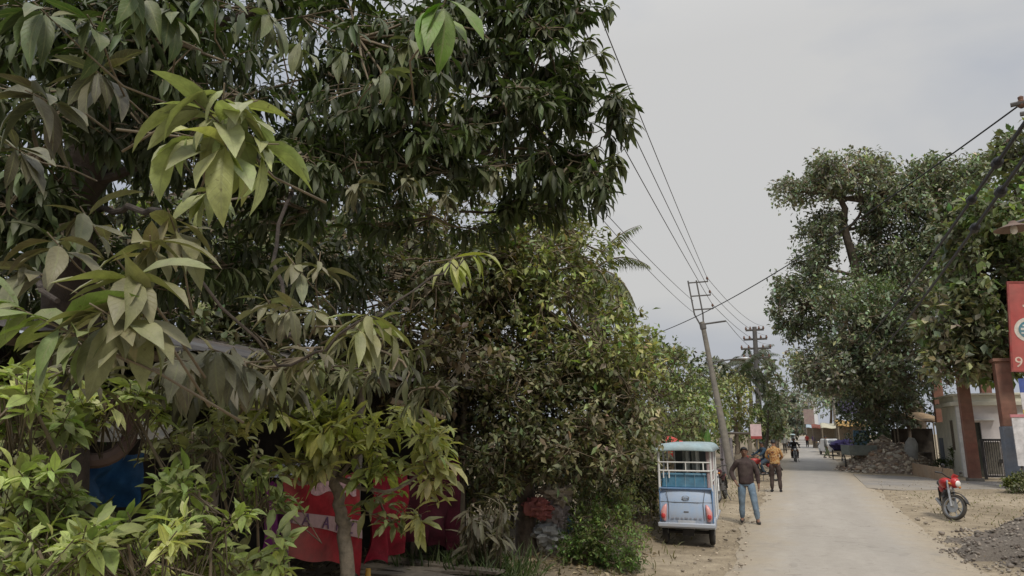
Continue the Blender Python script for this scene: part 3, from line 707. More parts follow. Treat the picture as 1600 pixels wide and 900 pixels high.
V, fc, tc_ = lv.arrays('mid', .3); np_mesh('crown', V, fc, tc_, [M_FRESH, M_TWIG], young, tm)

# --- the dense dusty tree in the middle
B = gd(822, 880); B.z = .1
OL = (.165, .172, .085); OL2 = (.23, .23, .13); OLG = (.22, .245, .085)
tree('dusty_tree', 'dense olive-brown dusty tree standing left of the parked rickshaw', 'tree', B,
     [B, rg(820, 800, B.xy.length), rg(828, 700, 11.5), rg(840, 600, 11.6), rg(850, 480, 11.8)], .19, .09,
     [(850, 420, 11.8, 110, 90, 1.3, 330, OLG), (760, 480, 11.6, 100, 100, 1.2, 330, OL), (900, 520, 11.5, 100, 90, 1.3, 360, OLG), (820, 590, 11.3, 120, 80, 1.2, 360, OL), (930, 620, 11.2, 95, 80, 1.1, 330, OL2),
      (780, 680, 11.0, 90, 60, 1.0, 220, OL), (900, 700, 10.9, 100, 50, .9, 240, OL2), (970, 560, 11.6, 50, 80, .8, 130, OLG), (720, 600, 11.6, 60, 90, 1.0, 150, OL), (990, 660, 11.3, 40, 50, .5, 70, OL2), (840, 350, 12.0, 70, 40, 1.0, 90, OLG), (740, 760, 10.9, 60, 40, .6, 60, OL)],
     .125, OL, m=13, twig=.008, sub_v=.3, wr=.48, tl=.22, droop=.35)
B2 = gd(800, 890); B2.z = .1
# thin stems beside the trunk
st = thing('bare_sapling', 'thin bare pale stems rising beside the dusty tree trunk', 'sapling', (B.x - .35, B.y - .3, .1))
for k in range(4):
    q = MB(); bx_ = rng.uniform(-.35, .3); limb(q, [(bx_, rng.uniform(-.1, .1), -.05), (bx_ + .05, 0, .6), (bx_ + rng.uniform(-.1, .1), 0, 1.3), (bx_ + rng.uniform(-.25, .2), .1, 2.2)], .03, .014, 6, .015); q.build('stem', M_BARKP, st)
# --- big tree behind the shed, seen through the gaps
B = rg(330, 760, 11.5); B.z = 0
tree('broad_tree', 'broad tree of small dark leaves behind the roadside shed', 'tree', B,
     [B, B + Vector((.1, 0, 2)), B + Vector((-.1, .1, 4)), B + Vector((.2, 0, 6))], .26, .12,
     [(300, 430, 11, 200, 110, 1.8, 380), (560, 430, 10.5, 170, 110, 1.6, 420), (640, 560, 10.5, 130, 70, 1.4, 260, (.11, .095, .05)), (430, 560, 11, 200, 70, 1.5, 300), (130, 500, 10, 160, 110, 1.5, 240), (700, 400, 11.5, 120, 90, 1.5, 280, (.13, .135, .045)),
      (660, 220, 13, 170, 110, 2, 200, (.15, .165, .05)), (420, 300, 12, 180, 70, 1.8, 190, (.09, .105, .045)), (90, 330, 12, 140, 80, 1.8, 60, (.16, .2, .05)), (200, 610, 10, 220, 50, 1.2, 200)],
     14e-2, (.10, .112, .05), m=16, twig=.01, sub_v=.3, tl=.25, droop=.3)
# --- round green bush at the foot of the bank
B = gd(940, 893); B.z = .02
tree('green_bush', 'round green bush growing at the foot of the left bank', 'bush', B,
     [B, B + Vector((0, .1, .5))], .05, .03,
     [(945, 840, 11.1, 58, 50, .75, 260, (0.128, 0.186, 0.053)), (910, 870, 10.9, 42, 32, .5, 120, (0.105, 0.171, 0.045)), (975, 800, 11.5, 32, 36, .5, 110, (0.210, 0.240, 0.098)), (930, 785, 11.4, 42, 32, .5, 110, (0.210, 0.232, 0.105)), (960, 880, 10.95, 38, 22, .4, 100, (0.120, 0.194, 0.053))],
     .07, (.05, .08, .02), m=13, lm=M_GREEN, twig=.004, sub_v=.2, wr=.42, tl=.13, droop=.05, up=.5)
# --- dusty sapling and grass in front of the dusty tree
B = rg(765, 890, 9.3); B.z = .1
sap = thing('mango_sapling', 'low sapling with long drooping dusty leaves below the dusty tree', 'sapling', B)
lv = Leaves(); tm = MB()
for k in range(34):
    p = np.array(rg(rng.uniform(728, 800), rng.uniform(770, 880), rng.uniform(8.9, 9.6)))
    whorl(lv, p, (rng.normal(0, .3), rng.normal(-.2, .3), .7), 7, .3, .2, (.14, .13, .08), droop=.9, v=.25)
    tm.tube([(B.x + rng.normal(0, .1), B.y, .0), (p[0], p[1], p[2] - .3), p], [.012, .008, .005], 4, cap=False)
V, fc, tc_ = lv.arrays('mid', .3); np_mesh('crown', V, fc, tc_, [M_LEAF, M_TWIG], sap, tm)
def grass(name, label, area, n, h, col, zf=gz):
    P = np.array([(x, y, zf(x, y)) for x, y in zip(rng.uniform(area[0], area[1], n), rng.uniform(area[2], area[3], n))])
    lv = Leaves(); D = rng.normal(0, .45, (n, 3)); D[:, 2] = 1
    Nn = rdirs(n); Nn[:, 2] *= .2
    lv.add(P, D, Nn, h * rng.uniform(.4, 1.2, n), .02 * rng.uniform(.6, 1.3, n), rng.uniform(.2, 1.4, n), tint(col, n, .3))
    V, fc, tc_ = lv.arrays('mid', .2); o = np_mesh(name, V, fc, tc_, [M_LEAF]); tag(o, label, 'grass', kind='stuff'); return o
q = rg(745, 900, 9.4); grass('grass', 'green grass tufts under the low drooping sapling', (q.x - .9, q.x + .8, q.y - .7, q.y + .5), 700, .5, (.07, .11, .03))
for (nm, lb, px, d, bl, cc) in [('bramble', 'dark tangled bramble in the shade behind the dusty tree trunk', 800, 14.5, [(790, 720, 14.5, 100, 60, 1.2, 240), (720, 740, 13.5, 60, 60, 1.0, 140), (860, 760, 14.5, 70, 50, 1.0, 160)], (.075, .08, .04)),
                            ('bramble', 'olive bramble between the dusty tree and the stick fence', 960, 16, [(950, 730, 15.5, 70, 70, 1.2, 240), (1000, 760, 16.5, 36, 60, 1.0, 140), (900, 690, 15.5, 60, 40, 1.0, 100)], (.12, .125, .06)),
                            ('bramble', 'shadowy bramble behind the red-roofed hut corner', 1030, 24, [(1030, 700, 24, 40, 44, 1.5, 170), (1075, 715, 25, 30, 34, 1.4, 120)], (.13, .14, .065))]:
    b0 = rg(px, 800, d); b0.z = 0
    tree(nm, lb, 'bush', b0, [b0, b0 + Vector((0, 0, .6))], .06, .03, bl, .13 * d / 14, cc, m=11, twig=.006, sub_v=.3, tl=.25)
grass('weeds', 'sparse dry weeds along the left verge', (-3.4, -2.0, 9, 34), 900, .16, (.15, .14, .06))
grass('verge_grass', 'thin dusty grass by the gravel heap', (2.9, 6.5, 18, 28), 500, .09, (.15, .15, .06))
# --- light green growth behind the rickshaw, and the row of trees along the left side
def wood(name, label, base, blobs, leaf, col, **k):
    b0 = Vector((base.x, base.y, 0)); top = rg(blobs[0][0], blobs[0][1], blobs[0][2])
    return tree(name, label, 'tree', b0, [b0, b0.lerp(top, .5) + Vector((.1, .1, 0)), top], k.pop('r0', .16), k.pop('r1', .06), blobs, leaf, col, **k)
LG = (0.171, 0.209, 0.070)
wood('roadside_tree', 'light green leafy tree just behind the rickshaw on the left', gd(1010, 770), [(1020, 610, 17.5, 60, 70, 1.5, 220, LG), (1050, 660, 19, 50, 40, 1.2, 140, (0.202, 0.232, 0.093)), (1000, 560, 17.5, 34, 40, 1, 90, (0.202, 0.232, 0.062)), (1015, 690, 17, 30, 50, .8, 100, (0.139, 0.155, 0.078))], .13, LG, lm=M_FAR, sub_v=.25, twig=.008)
wood('hedge_tree', 'pale green bushy tree at the foot of the near utility pole', gd(1085, 745), [(1076, 655, 27, 34, 40, 2, 170, LG), (1112, 632, 36, 36, 36, 2, 140, (0.186, 0.217, 0.078)), (1060, 620, 27, 30, 24, 1.5, 80, LG), (1100, 690, 34, 36, 14, 1, 80, (0.186, 0.232, 0.078))], .19, LG, lm=M_FAR, sub_v=.25)
wood('haze_grey_tree', 'haze-tinted grey-green tree rising behind the near utility pole', rg(1065, 700, 48), [(1060, 575, 48, 44, 30, 3, 200, (0.178, 0.202, 0.132)), (1100, 590, 50, 34, 28, 3, 130, (0.186, 0.209, 0.139)), (1030, 590, 48, 24, 30, 3, 80, (0.186, 0.217, 0.124))], .34, LG, lm=M_FAR, sub_v=.2)  # haze is mixed into these greyer leaf tints
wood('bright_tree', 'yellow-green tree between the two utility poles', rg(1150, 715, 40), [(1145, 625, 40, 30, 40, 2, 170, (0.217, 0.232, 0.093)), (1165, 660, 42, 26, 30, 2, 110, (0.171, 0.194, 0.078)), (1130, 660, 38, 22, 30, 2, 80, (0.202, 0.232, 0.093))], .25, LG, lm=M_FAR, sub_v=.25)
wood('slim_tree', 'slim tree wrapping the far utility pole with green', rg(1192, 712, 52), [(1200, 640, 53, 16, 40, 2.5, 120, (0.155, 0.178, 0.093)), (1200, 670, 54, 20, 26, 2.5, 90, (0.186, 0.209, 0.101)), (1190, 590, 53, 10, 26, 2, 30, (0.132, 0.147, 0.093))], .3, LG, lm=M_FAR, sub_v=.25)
wood('haze_tinted_tree', 'low haze-tinted tree far down the left road edge', rg(1215, 700, 85), [(1213, 655, 85, 14, 30, 4, 110, (0.202, 0.225, 0.139)), (1222, 672, 88, 10, 16, 3, 50, (0.202, 0.217, 0.139))], .5, LG, lm=M_FAR, sub_v=.15)  # distance haze painted into the pale leaf colour
HAZE_GREY = (0.264, 0.287, 0.240)  # leaf colour paled and greyed to stand for aerial haze
wood('distant_tree', 'faint haze-tinted grey-green tree closing the far end of the road', Vector((-3, 190, 0)), [(1240, 652, 190, 26, 30, 9, 260, HAZE_GREY), (1225, 665, 185, 22, 22, 8, 120, HAZE_GREY), (1258, 664, 192, 14, 20, 6, 90, HAZE_GREY)], 1.0, HAZE_GREY, lm=M_FAR, sub_v=.1, m=10, r0=.5)
wood('haze_tinted_tree', 'tall haze-tinted tree between the far utility pole and the end of the road', rg(1212, 705, 75), [(1212, 625, 75, 16, 40, 4, 150, (.20, .22, .15)), (1222, 655, 78, 14, 30, 3, 90, (.20, .215, .15)), (1200, 590, 74, 12, 26, 3, 60, (.19, .21, .145))], .5, LG, lm=M_FAR, sub_v=.15)  # greyed leaf colours carry the haze
wood('distant_tree', 'haze-greyed distant tree at the road end left of the white tower', Vector((-1.5, 150, 0)), [(1246, 640, 150, 14, 26, 6, 130, (.24, .255, .215)), (1232, 650, 150, 12, 26, 6, 110, (.24, .255, .215))], .9, LG, lm=M_FAR, sub_v=.1, r0=.4)  # haze put into the grey leaf tint
# --- coconut palms
def palm(name, label, base, crown, nf, L, col, r=.14, only=None):
    t = thing(name, label, 'palm tree', base)
    tb = MB(); limb(tb, [base, Vector(base).lerp(crown, .5) + Vector((.25, .1, 0)), crown], r * 1.2, r * .8, 10, .02)
    o = tb.build('trunk', M_BARKP, t); o.matrix_parent_inverse = Matrix.Translation(-Vector(base))
    lv = Leaves(); mb = MB()
    for i in range(nf):
        a = i * 2.39996 + rng.uniform(-.2, .2); el = rng.uniform(-.35, 1.15); d = Vector((math.cos(a) * math.cos(el), math.sin(a) * math.cos(el), math.sin(el)))
        pts = []; p = Vector(crown); v = d.copy()
        for s in range(15):
            pts.append(p.copy()); p = p + v * (L / 14); v = (v + Vector((0, 0, -.10 - .05 * (1 - abs(el))))).normalized()
        mb.tube(pts, [.03 * (1 - .9 * k / 14) for k in range(15)], 4, cap=False)
        for k in range(2, 15):
            for j in range(4):
                q = pts[k - 1].lerp(pts[k], j / 4); tg = (pts[k] - pts[k - 1]).normalized(); sd = tg.cross(Vector((0, 0, 1))).normalized()
                for s in (-1, 1):
                    dd = np.array(sd * s * .75 + tg * .55 + Vector((0, 0, -.55 + rng.normal(0, .12))))
                    ll = L * .24 * math.sin(math.pi * (.12 + .82 * k / 15)) * rng.uniform(.85, 1.1)
                    lv.add([q], dd, np.array([0, 0, 1.]) + rng.normal(0, .15, 3), ll, .035 * L / 3, .7, tint(col, 1, .2))
    V, fc, tc_ = lv.arrays('far', .3); np_mesh('crown', V, fc, tc_, [M_FAR, M_TWIG], t, mb, smooth=False)
    return t
b0 = rg(905, 700, 16.5); b0.z = 0; palm('coconut_palm', 'coconut palm whose drooping fronds show past the dusty tree', b0, rg(924, 426, 15.4), 20, 1.6, (0.155, 0.178, 0.085))
b0 = rg(1170, 715, 62); b0.z = 0; palm('coconut_palm', 'haze-tinted coconut palm rising behind the far utility pole', b0, rg(1168, 568, 62), 20, 2.9, (0.155, 0.178, 0.132), .16)  # frond colour greyed to paint in the haze
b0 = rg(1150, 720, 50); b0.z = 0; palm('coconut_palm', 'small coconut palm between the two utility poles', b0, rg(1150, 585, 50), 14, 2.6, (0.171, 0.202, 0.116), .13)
# banana plant behind the rickshaw roof
b0 = rg(1100, 720, 24); b0.z = 0
ban = thing('banana_plant', 'bright green banana plant with upright leaves behind the rickshaw roof', 'plant', b0)
lv = Leaves()
for k in range(9):
    a = rng.uniform(0, 6.28); lv.add([(b0.x, b0.y, .9)], np.array([math.cos(a) * .4, math.sin(a) * .4, 1]), np.array([math.cos(a), math.sin(a), .4]) * -1, 1.5 * rng.uniform(.7, 1.1), .3, -rng.uniform(.3, .9), tint((.10, .18, .04), 1, .15))
V, fc, tc_ = lv.arrays('near', .3); np_mesh('crown', V, fc, tc_, [M_FRESH], ban)
q = MB(); limb(q, [(0, 0, 0), (0.02, 0, .5), (0, 0, 1.0)], .08, .05, 8, .003); q.build('stem', mat('banana_stem', (.16, .2, .08), .7), ban)

# ================================================================== right-hand trees
RG = (0.187, 0.218, 0.139); RG2 = (0.237, 0.256, 0.180)  # grey-green crown tints, lightened further to paint in haze
rb = Vector((6.6, 49.5, 0))
tree('rain_tree', 'tall spreading grey-green tree towering over the right side of the road', 'tree', rb,
     [rb, (6.5, 49, 3.5), rg(1362, 520, 45.2), rg(1340, 430, 44.7), rg(1322, 360, 44.4), rg(1318, 310, 44.2)], .5, .16,
     [(1325, 265, 44.3, 60, 30, 2.9, 250, RG2), (1265, 300, 43.9, 55, 28, 2.7, 187, RG2), (1275, 375, 43.9, 36, 30, 2.7, 112, RG), (1400, 300, 45.2, 55, 45, 3.3, 212, RG), (1270, 410, 43.6, 34, 22, 2.1, 75, RG2), (1395, 390, 45.2, 60, 55, 3.3, 300, (0.175, 0.206, 0.131)),
      (1260, 480, 42.6, 52, 48, 2.9, 275, RG), (1340, 500, 41.2, 70, 60, 4.0, 412, RG), (1300, 570, 41.2, 62, 40, 3.3, 300, RG2), (1400, 560, 41.2, 70, 60, 3.7, 400, RG), (1430, 470, 43.9, 50, 60, 3.3, 275, RG), (1230, 450, 42.6, 24, 24, 2.0, 50, RG), (1370, 630, 43.9, 60, 40, 2.7, 200, (0.127, 0.154, 0.098)), (1300, 345, 45.5, 26, 22, 1.8, 70, RG2), (1362, 345, 45.5, 26, 30, 1.8, 80, RG2), (1440, 300, 45.5, 50, 44, 2.8, 200), (1500, 320, 46, 50, 60, 3, 220), (1450, 400, 45, 50, 50, 2.8, 220), (1530, 270, 46.5, 46, 24, 2.6, 110), (1470, 270, 46.6, 40, 24, 2.7, 112, RG2)],
     .27, RG, m=17, twig=.022, sub_v=.28, lm=M_FAR, tl=.6, droop=.2,
     extra_limbs=[([rg(1340, 430, 44.7), rg(1365, 390, 45.0), rg(1380, 350, 45.2)], .16, .06), ([rg(1322, 360, 44.4), rg(1345, 330, 44.4), rg(1352, 300, 44.6)], .1, .05)])
# a fresher flush of growth in the middle of the crown belongs to a second, smaller tree
tree('feathery_tree', 'bright green feathery tree in front of the tall grey-green one', 'tree', Vector((5.6, 45, 0)), [(5.6, 45, 0), (5.5, 45, 4), rg(1350, 480, 40.5)], .12, .05,
     [(1345, 455, 38.5, 58, 32, 1.8, 150, (0.134, 0.190, 0.073))], .2, RG, m=12, sub_v=.2, lm=M_FAR, tl=.35, wr=.3)
rb3 = Vector((13.4, 35.5, 0))
tree('leafy_tree', 'broad-leaved green tree crowding behind the red signboard', 'tree', rb3, [rb3, (13.2, 35.5, 4), rg(1590, 430, 35.4), rg(1580, 340, 35.4)], .3, .12,
     [(1570, 330, 34.7, 60, 55, 2.9, 252, (0.190, 0.235, 0.105)), (1530, 420, 34.7, 60, 60, 2.9, 288, (0.178, 0.211, 0.105)), (1490, 500, 34.7, 50, 50, 2.6, 228, (0.190, 0.200, 0.118)), (1550, 520, 34.7, 60, 45, 2.3, 240, (0.200, 0.223, 0.118)), (1500, 370, 36.0, 40, 50, 2.3, 156, (0.167, 0.190, 0.118)), (1600, 250, 35.4, 40, 50, 2.6, 120, (0.156, 0.179, 0.105)), (1490, 560, 34.0, 45, 30, 1.8, 120, (0.223, 0.223, 0.144)), (1600, 430, 35.4, 30, 60, 2.1, 108, (0.156, 0.190, 0.078)), (1560, 580, 35.4, 45, 25, 1.6, 84, (0.156, 0.200, 0.078))],
     .42, RG, m=9, twig=.018, sub_v=.28, tl=.45, droop=.3, wr=.5)
b0 = Vector((6.6, 52, 0))
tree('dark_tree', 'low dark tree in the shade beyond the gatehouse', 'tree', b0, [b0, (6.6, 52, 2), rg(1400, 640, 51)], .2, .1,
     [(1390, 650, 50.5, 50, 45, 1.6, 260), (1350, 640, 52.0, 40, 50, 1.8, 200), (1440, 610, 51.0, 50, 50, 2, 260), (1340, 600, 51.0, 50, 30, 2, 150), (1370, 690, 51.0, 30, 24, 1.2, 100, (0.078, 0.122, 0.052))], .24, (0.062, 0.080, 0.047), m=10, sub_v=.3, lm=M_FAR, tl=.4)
b0 = Vector((3.6, 96, 0))
tree('bazaar_tree', 'haze-paled tree above the distant shop awnings', 'tree', b0, [b0, (3.6, 96, 3), rg(1300, 610, 96)], .25, .1, [(1300, 615, 96, 44, 28, 4, 240, (0.246, 0.280, 0.196)), (1285, 590, 98, 26, 20, 3, 90, (0.267, 0.290, 0.235)), (1340, 620, 95, 36, 30, 3, 160, (0.200, 0.235, 0.157))], .5, RG, m=9, sub_v=.2, lm=M_FAR, tl=.7)  # tints paled and greyed to stand in for distance haze
# clipped bush at the foot of the sign pillar and small plants in the planter
b0 = gd(1592, 772); b0.z = 0.02
tree('low_bush', 'small yellow-green bush at the foot of the signboard pillar', 'bush', b0, [b0, b0 + Vector((0, 0, .3))], .04, .02, [(1597, 754, b0.xy.length, 24, 13, .6, 130, (.09, .11, .03)), (1582, 760, b0.xy.length, 14, 8, .4, 50, (.10, .12, .03))], .11, RG, m=10, sub_v=.2, tl=.2, up=.5)
b0 = gd(1474, 742); b0.z = .1
tree('planter_bush', 'little green plant growing behind the low brown planter wall', 'plant', b0 + Vector((0, 1.2, 0)), [b0 + Vector((0, 1.2, 0)), b0 + Vector((0, 1.2, .4))], .03, .02, [(1466, 724, b0.xy.length + 1, 16, 10, .4, 60, (.05, .075, .025)), (1492, 715, b0.xy.length + .6, 7, 20, .3, 40, (.10, .14, .035))], .12, RG, m=9, sub_v=.2, tl=.2, up=.5)
# ================================================================== materials for the built things
M_BLUE = mat('pale_blue_paint', (.455, .535, .675), .45, var=.10, scale=5, dust=.28, bump=.05, dustc=(.42, .38, .32))
M_TEAL = mat('teal_vinyl', (.055, .17, .26), .5, var=.25, scale=9, dust=.2, bump=.1)
M_ROOFV = mat('faded_teal_canvas', (.30, .39, .41), .75, var=.18, scale=8, dust=.4, bump=.2)
M_WHITE = mat('white_paint', (.66, .65, .62), .5, var=.12, scale=8, dust=.25, bump=.05)
M_CREAM = mat('cream_render', (.64, .61, .50), .9, var=.12, scale=3, dust=.4, bump=.3, dustc=(.33, .31, .25))
M_PINKW = mat('pinkish_render', (.68, .63, .61), .9, var=.1, scale=3, dust=.3, bump=.25, dustc=(.38, .35, .31))
M_RUBBER = mat('rubber', (.022, .021, .02), .85, var=.3, dust=.25, bump=.3)
M_BLACK = mat('black_metal', (.02, .02, .022), .45, metal=.3, var=.3, dust=.15)
M_STEEL = mat('dull_steel', (.42, .42, .41), .38, metal=.8, var=.2, dust=.2)
M_GREYM = mat('weathered_iron', (.11, .105, .10), .7, metal=.3, var=.3, dust=.2)
M_CONC = mat('pole_concrete', (.18, .165, .14), .92, var=.25, scale=7, dust=.3, bump=.4)
M_RED = mat('red_paint', (.42, .025, .025), .3, var=.15, dust=.1, bump=.03)
M_REDL = mat('red_lens', (.50, .05, .05), .2, var=.1, dust=.05, bump=0)
M_PINKL = mat('pink_lens', (.62, .30, .28), .25, var=.1, dust=.05, bump=0)
M_GLASS = mat('dim_glass', (.05, .06, .065), .08, var=.2, dust=.15, bump=0, spec=.8)
M_LAMP = mat('lamp_glass', (.75, .72, .66), .15, var=.1, dust=.05, bump=0, spec=.8)
M_BROWNP = mat('red_brown_paint', (.19, .082, .056), .8, var=.4, scale=3.5, dust=.55, bump=.25, dustc=(.26, .17, .12))
M_SLATEP = mat('slate_blue_paint', (.15, .175, .215), .8, var=.2, scale=6, dust=.3, bump=.2)
M_SIGNR = mat('faded_red_board', (.37, .07, .06), .65, var=.25, scale=2.5, dust=.45, bump=.05, dustc=(.42, .2, .16))
M_BAMB = mat('bamboo', (.30, .235, .13), .75, var=.35, scale=12, dust=.3)
M_WOODG = mat('grey_wood', (.20, .165, .12), .85, var=.35, scale=12, dust=.3, bump=.5)
M_DARKW = mat('dark_boards', (.035, .028, .022), .9, var=.4, scale=6, dust=.2, bump=.4)
M_TIN = mat('old_tin_sheet', (.17, .16, .15), .55, metal=.35, var=.2, scale=4, dust=.45, bump=.15, dustc=(.24, .16, .1))
M_SKIN = mat('skin', (.20, .105, .065), .55, var=.08, scale=12, dust=0, bump=.03)
M_HAIR = mat('black_hair', (.012, .010, .009), .5, var=.3, scale=40, dust=0, bump=.4)
M_EYE = mat('eye', (.02, .015, .012), .2, var=0, dust=0, bump=0)
M_CABLE = mat('black_cable', (.018, .018, .02), .6, var=.1, dust=.05)
M_WIRE = mat('grey_wire', (.07, .07, .075), .5, var=.1, dust=.05)
def rag(q, c, r, amp=.35, n=26, fr=2.2):
    k = len(q.v); q.ball((0, 0, 0), (1, 1, 1), n); sd = rng.uniform(0, 99)
    for i in range(k, len(q.v)):
        v = Vector(q.v[i]); f = 1 + amp * mnoise.fractal(v * fr + Vector((sd, 0, 0)), 1, 2, 3); q.v[i] = (c[0] + v.x * r[0] * f, c[1] + v.y * r[1] * f, c[2] + v.z * r[2] * f)
def cloth(name, col, var=.2, scale=9, dust=.15, bump=.5): return mat(name, col, .9, var=var, scale=scale, dust=dust, bump=bump, spec=.15)

m, nt, b = nodes('grimy_blue_paint'); co = objco(nt); sep = N(nt, 'ShaderNodeSeparateXYZ'); nt.links.new(co, sep.inputs[0])
n1 = noise_(nt, 7, 6, .65, co); n2 = noise_(nt, 22, 5, .7, co)
base = ramp(nt, n1, [(.3, (.34, .46, .64)), (.7, (.44, .54, .69))])
gr = math_(nt, 'ADD', ramp(nt, sep.outputs['Z'], [(.36, (.75,) * 3), (.62, (.12,) * 3), (1.0, (.22,) * 3)]), math_(nt, 'MULTIPLY', math_(nt, 'SUBTRACT', n1, .5), .9), True)
base = mixc(nt, math_(nt, 'MULTIPLY', gr, .75), base, (.34, .29, .22))
base = mixc(nt, math_(nt, 'MULTIPLY', ramp(nt, n2, [(.64, (0,) * 3), (.70, (1,) * 3)]), .6), base, (.17, .11, .08))
nt.links.new(base, b.inputs['Base Color']); b.inputs['Roughness'].default_value = .42
M_BLUE = m
# ================================================================== electric rickshaw
RK = gd(1075, 855); RK.z = 0.0
rk = thing('electric_rickshaw', 'pale blue open-sided electric rickshaw parked with its back to the viewer', 'rickshaw', RK, R(3.5))
b = MB()   # rear body tub: lofted panel bulging a little and tapering downward
prof = [(.36, .40, .02), (.42, .455, .0), (.60, .47, -.015), (.80, .475, -.005), (.96, .475, .03), (1.0, .47, .06)]
vs = []
for z, hw, y in prof:
    for k in range(9):
        x = -1 + k / 4; vs.append((hw * x, y + .045 * abs(x) ** 3, z))
fs = [(i * 9 + k, i * 9 + k + 1, (i + 1) * 9 + k + 1, (i + 1) * 9 + k) for i in range(5) for k in range(8)]
b.add(vs, fs)
for s in (-1, 1):
    b.add([(s * hw, y + .045, z) for z, hw, y in prof] + [(s * hw, .62, z) for z, hw, y in prof], [(i, i + 1, i + 7, i + 6) for i in range(5)])
b.box((0, .33, 1.0), (.92, .6, .02)); b.box((0, .6, .68), (.92, .02, .62)); b.box((0, 1.45, .375), (.96, 2.2, .05))
b.box((0, 2.32, .66), (.86, .05, .55)); b.poly([(-.43, 2.32, .40), (.43, 2.32, .40), (.3, 2.72, .42), (-.3, 2.72, .42)], .5, (0, 0, 1))
b.build('body', M_BLUE, rk, bevel=.006)
q = MB(); q.box((0, .0, .375), (1.0, .14, .075)); q.box((0, -.03, .335), (.9, .05, .03)); q.build('bumper', M_BLUE, rk, bevel=.015)
for s in (-1, 1):
    q = MB(); q.loft([((s * .385, .0, .44), .025, .02), ((s * .40, -.02, .50), .05, .035), ((s * .395, -.02, .60), .055, .04), ((s * .37, -.005, .69), .035, .03), ((s * .35, .01, .73), .012, .012)], 14)
    tl = q.build('tail_light', M_PINKL, rk); q = MB(); q.ball((s * .40, -.05, .53), (.036, .022, .05), 12); q.build('lens', M_REDL, tl)
q = MB(); q.torus((0, -.022, .845), (0, 1, 0), .055, .008, 20, 6); q.box((0, -.022, .845), (.1, .008, .014)); em = q.build('emblem', M_STEEL, rk); em.scale = (1.1, 1, .55); em.location = (0, 0, .38)
q = MB(); q.box((0, -.016, .60), (.085, .006, .022))
q.build('badge', M_GREYM, rk)
for x in np.arange(-.24, .25, .08):
    q = MB(); q.box((x + rng.uniform(-.006, .006), -.018, .495), (rng.uniform(.03, .065), .006, .02)); q.build('lettering', mat('faint_grey_print', (.25, .27, .32), .6), rk)
for pts in ([(-.31, -.012, .46), (-.30, -.022, .74), (-.34, .0, .96)], [(.31, -.012, .46), (.30, -.022, .74), (.34, .0, .96)], [(-.45, .03, .765), (-.2, -.012, .765), (.2, -.012, .765), (.45, .03, .765)]):
    q = MB(); q.tube(pts, .005, 5); q.build('panel_seam', M_GREYM, rk)
q = MB(); q.box((0, -.022, .425), (.3, .008, .062)); q.build('number_plate', mat('worn_pale_plate', (.42, .44, .47), .6, dust=.4), rk, bevel=.004)
for s in (-1, 1):
    q = MB(); q.box((s * .462, .035, .70), (.02, .05, .56)); q.build('corner_trim', mat('deep_blue_trim', (.10, .21, .38), .5, dust=.3), rk, bevel=.006)
q = MB(); q.tube([(-.46, .01, 1.0), (.46, .01, 1.0)], .018, 8); q.build('tub_rail', mat('deep_blue_trim', (.10, .21, .38)), rk)
for k in range(5):
    q = MB(); q.box((-.34 + .17 * k, .095, 1.13), (.006, .012, .22)); q.build('seat_piping', mat('pale_piping', (.3, .4, .45), .6), rk)
q = MB()   # passenger seats: back rest faces, cushions
q.box((0, .16, 1.13), (.86, .11, .27), Matrix.Rotation(R(-8), 3, 'X')); q.box((0, .45, .83 + .2), (.86, .5, .11)); q.build('rear_seat', M_TEAL, rk, bevel=.03)
q = MB(); q.box((0, 1.2, 1.0), (.82, .09, .36)); q.box((0, 1.45, .78), (.82, .42, .1)); q.box((0, 1.05, .76), (.82, .3, .1)); q.build('middle_seat', M_TEAL, rk, bevel=.03)
q = MB(); q.box((0, 1.9, .72), (.5, .36, .1)); q.box((0, 1.72, .92), (.46, .07, .3)); q.build('driver_seat', M_TEAL, rk, bevel=.03)
def rkpost(x, y, z0, y1=None, r=.017): q = MB(); q.tube([(x, y, z0), (x, y if y1 is None else y1, 1.69)], r, 10); return q.build('post', M_WHITE, rk)
for s in (-1, 1):
    rkpost(s * .46, .06, .95, r=.022); rkpost(s * .47, .9, .40); rkpost(s * .47, 1.6, .40); rkpost(s * .40, 2.36, .92, 2.25)
q = MB()   # luggage railing across the back
q.tube([(-.46, .05, 1.31), (.46, .05, 1.31)], .014, 8); q.tube([(-.46, .05, 1.46), (.46, .05, 1.46)], .012, 8)
for x in (-.30, .02, .33): q.tube([(x, .05, 1.31), (x, .05, 1.46)], .012, 8)
for x in (-.38, -.28): q.tube([(x, .05, 1.18), (x, .05, 1.31)], .012, 8)
for s in (-1, 1):
    for z in (1.12, 1.3): q.tube([(s * .465, .06, z), (s * .47, .9, z)], .012, 8)
q.build('railing', M_WHITE, rk)
q = MB()   # canvas roof with rounded, drooping edges
def rf(u, v):
    x = (2 * u - 1); y = -.06 + 2.5 * v
    ex = abs(x) ** 12; ey = abs(2 * v - 1) ** 16
    return (x * .535, y, 1.80 - .018 * x * x - .12 * max(ex, ey) + .006 * math.sin(v * 24))
q.sheet(rf, 22, 30); ro = q.build('roof', M_ROOFV, rk, solid=.02)
q = MB(); 
for y in (.0, .85, 1.6, 2.3): q.tube([(-.5, y, 1.69), (-.3, y, 1.715), (.3, y, 1.715), (.5, y, 1.69)], .014, 8)
for s in (-1, 1): q.tube([(s * .47, -.02, 1.685), (s * .47, 2.34, 1.685)], .016, 8)
q.build('roof_frame', M_WHITE, rk)
q = MB()   # windscreen frame and its two panes seen through the cab
for x in (-.4, -.02, .4): q.tube([(x, 2.36, .92), (x, 2.25, 1.69)], .02, 8)
q.tube([(-.4, 2.36, .94), (.4, 2.36, .94)], .02, 8); ws = q.build('windscreen_frame', M_WHITE, rk)
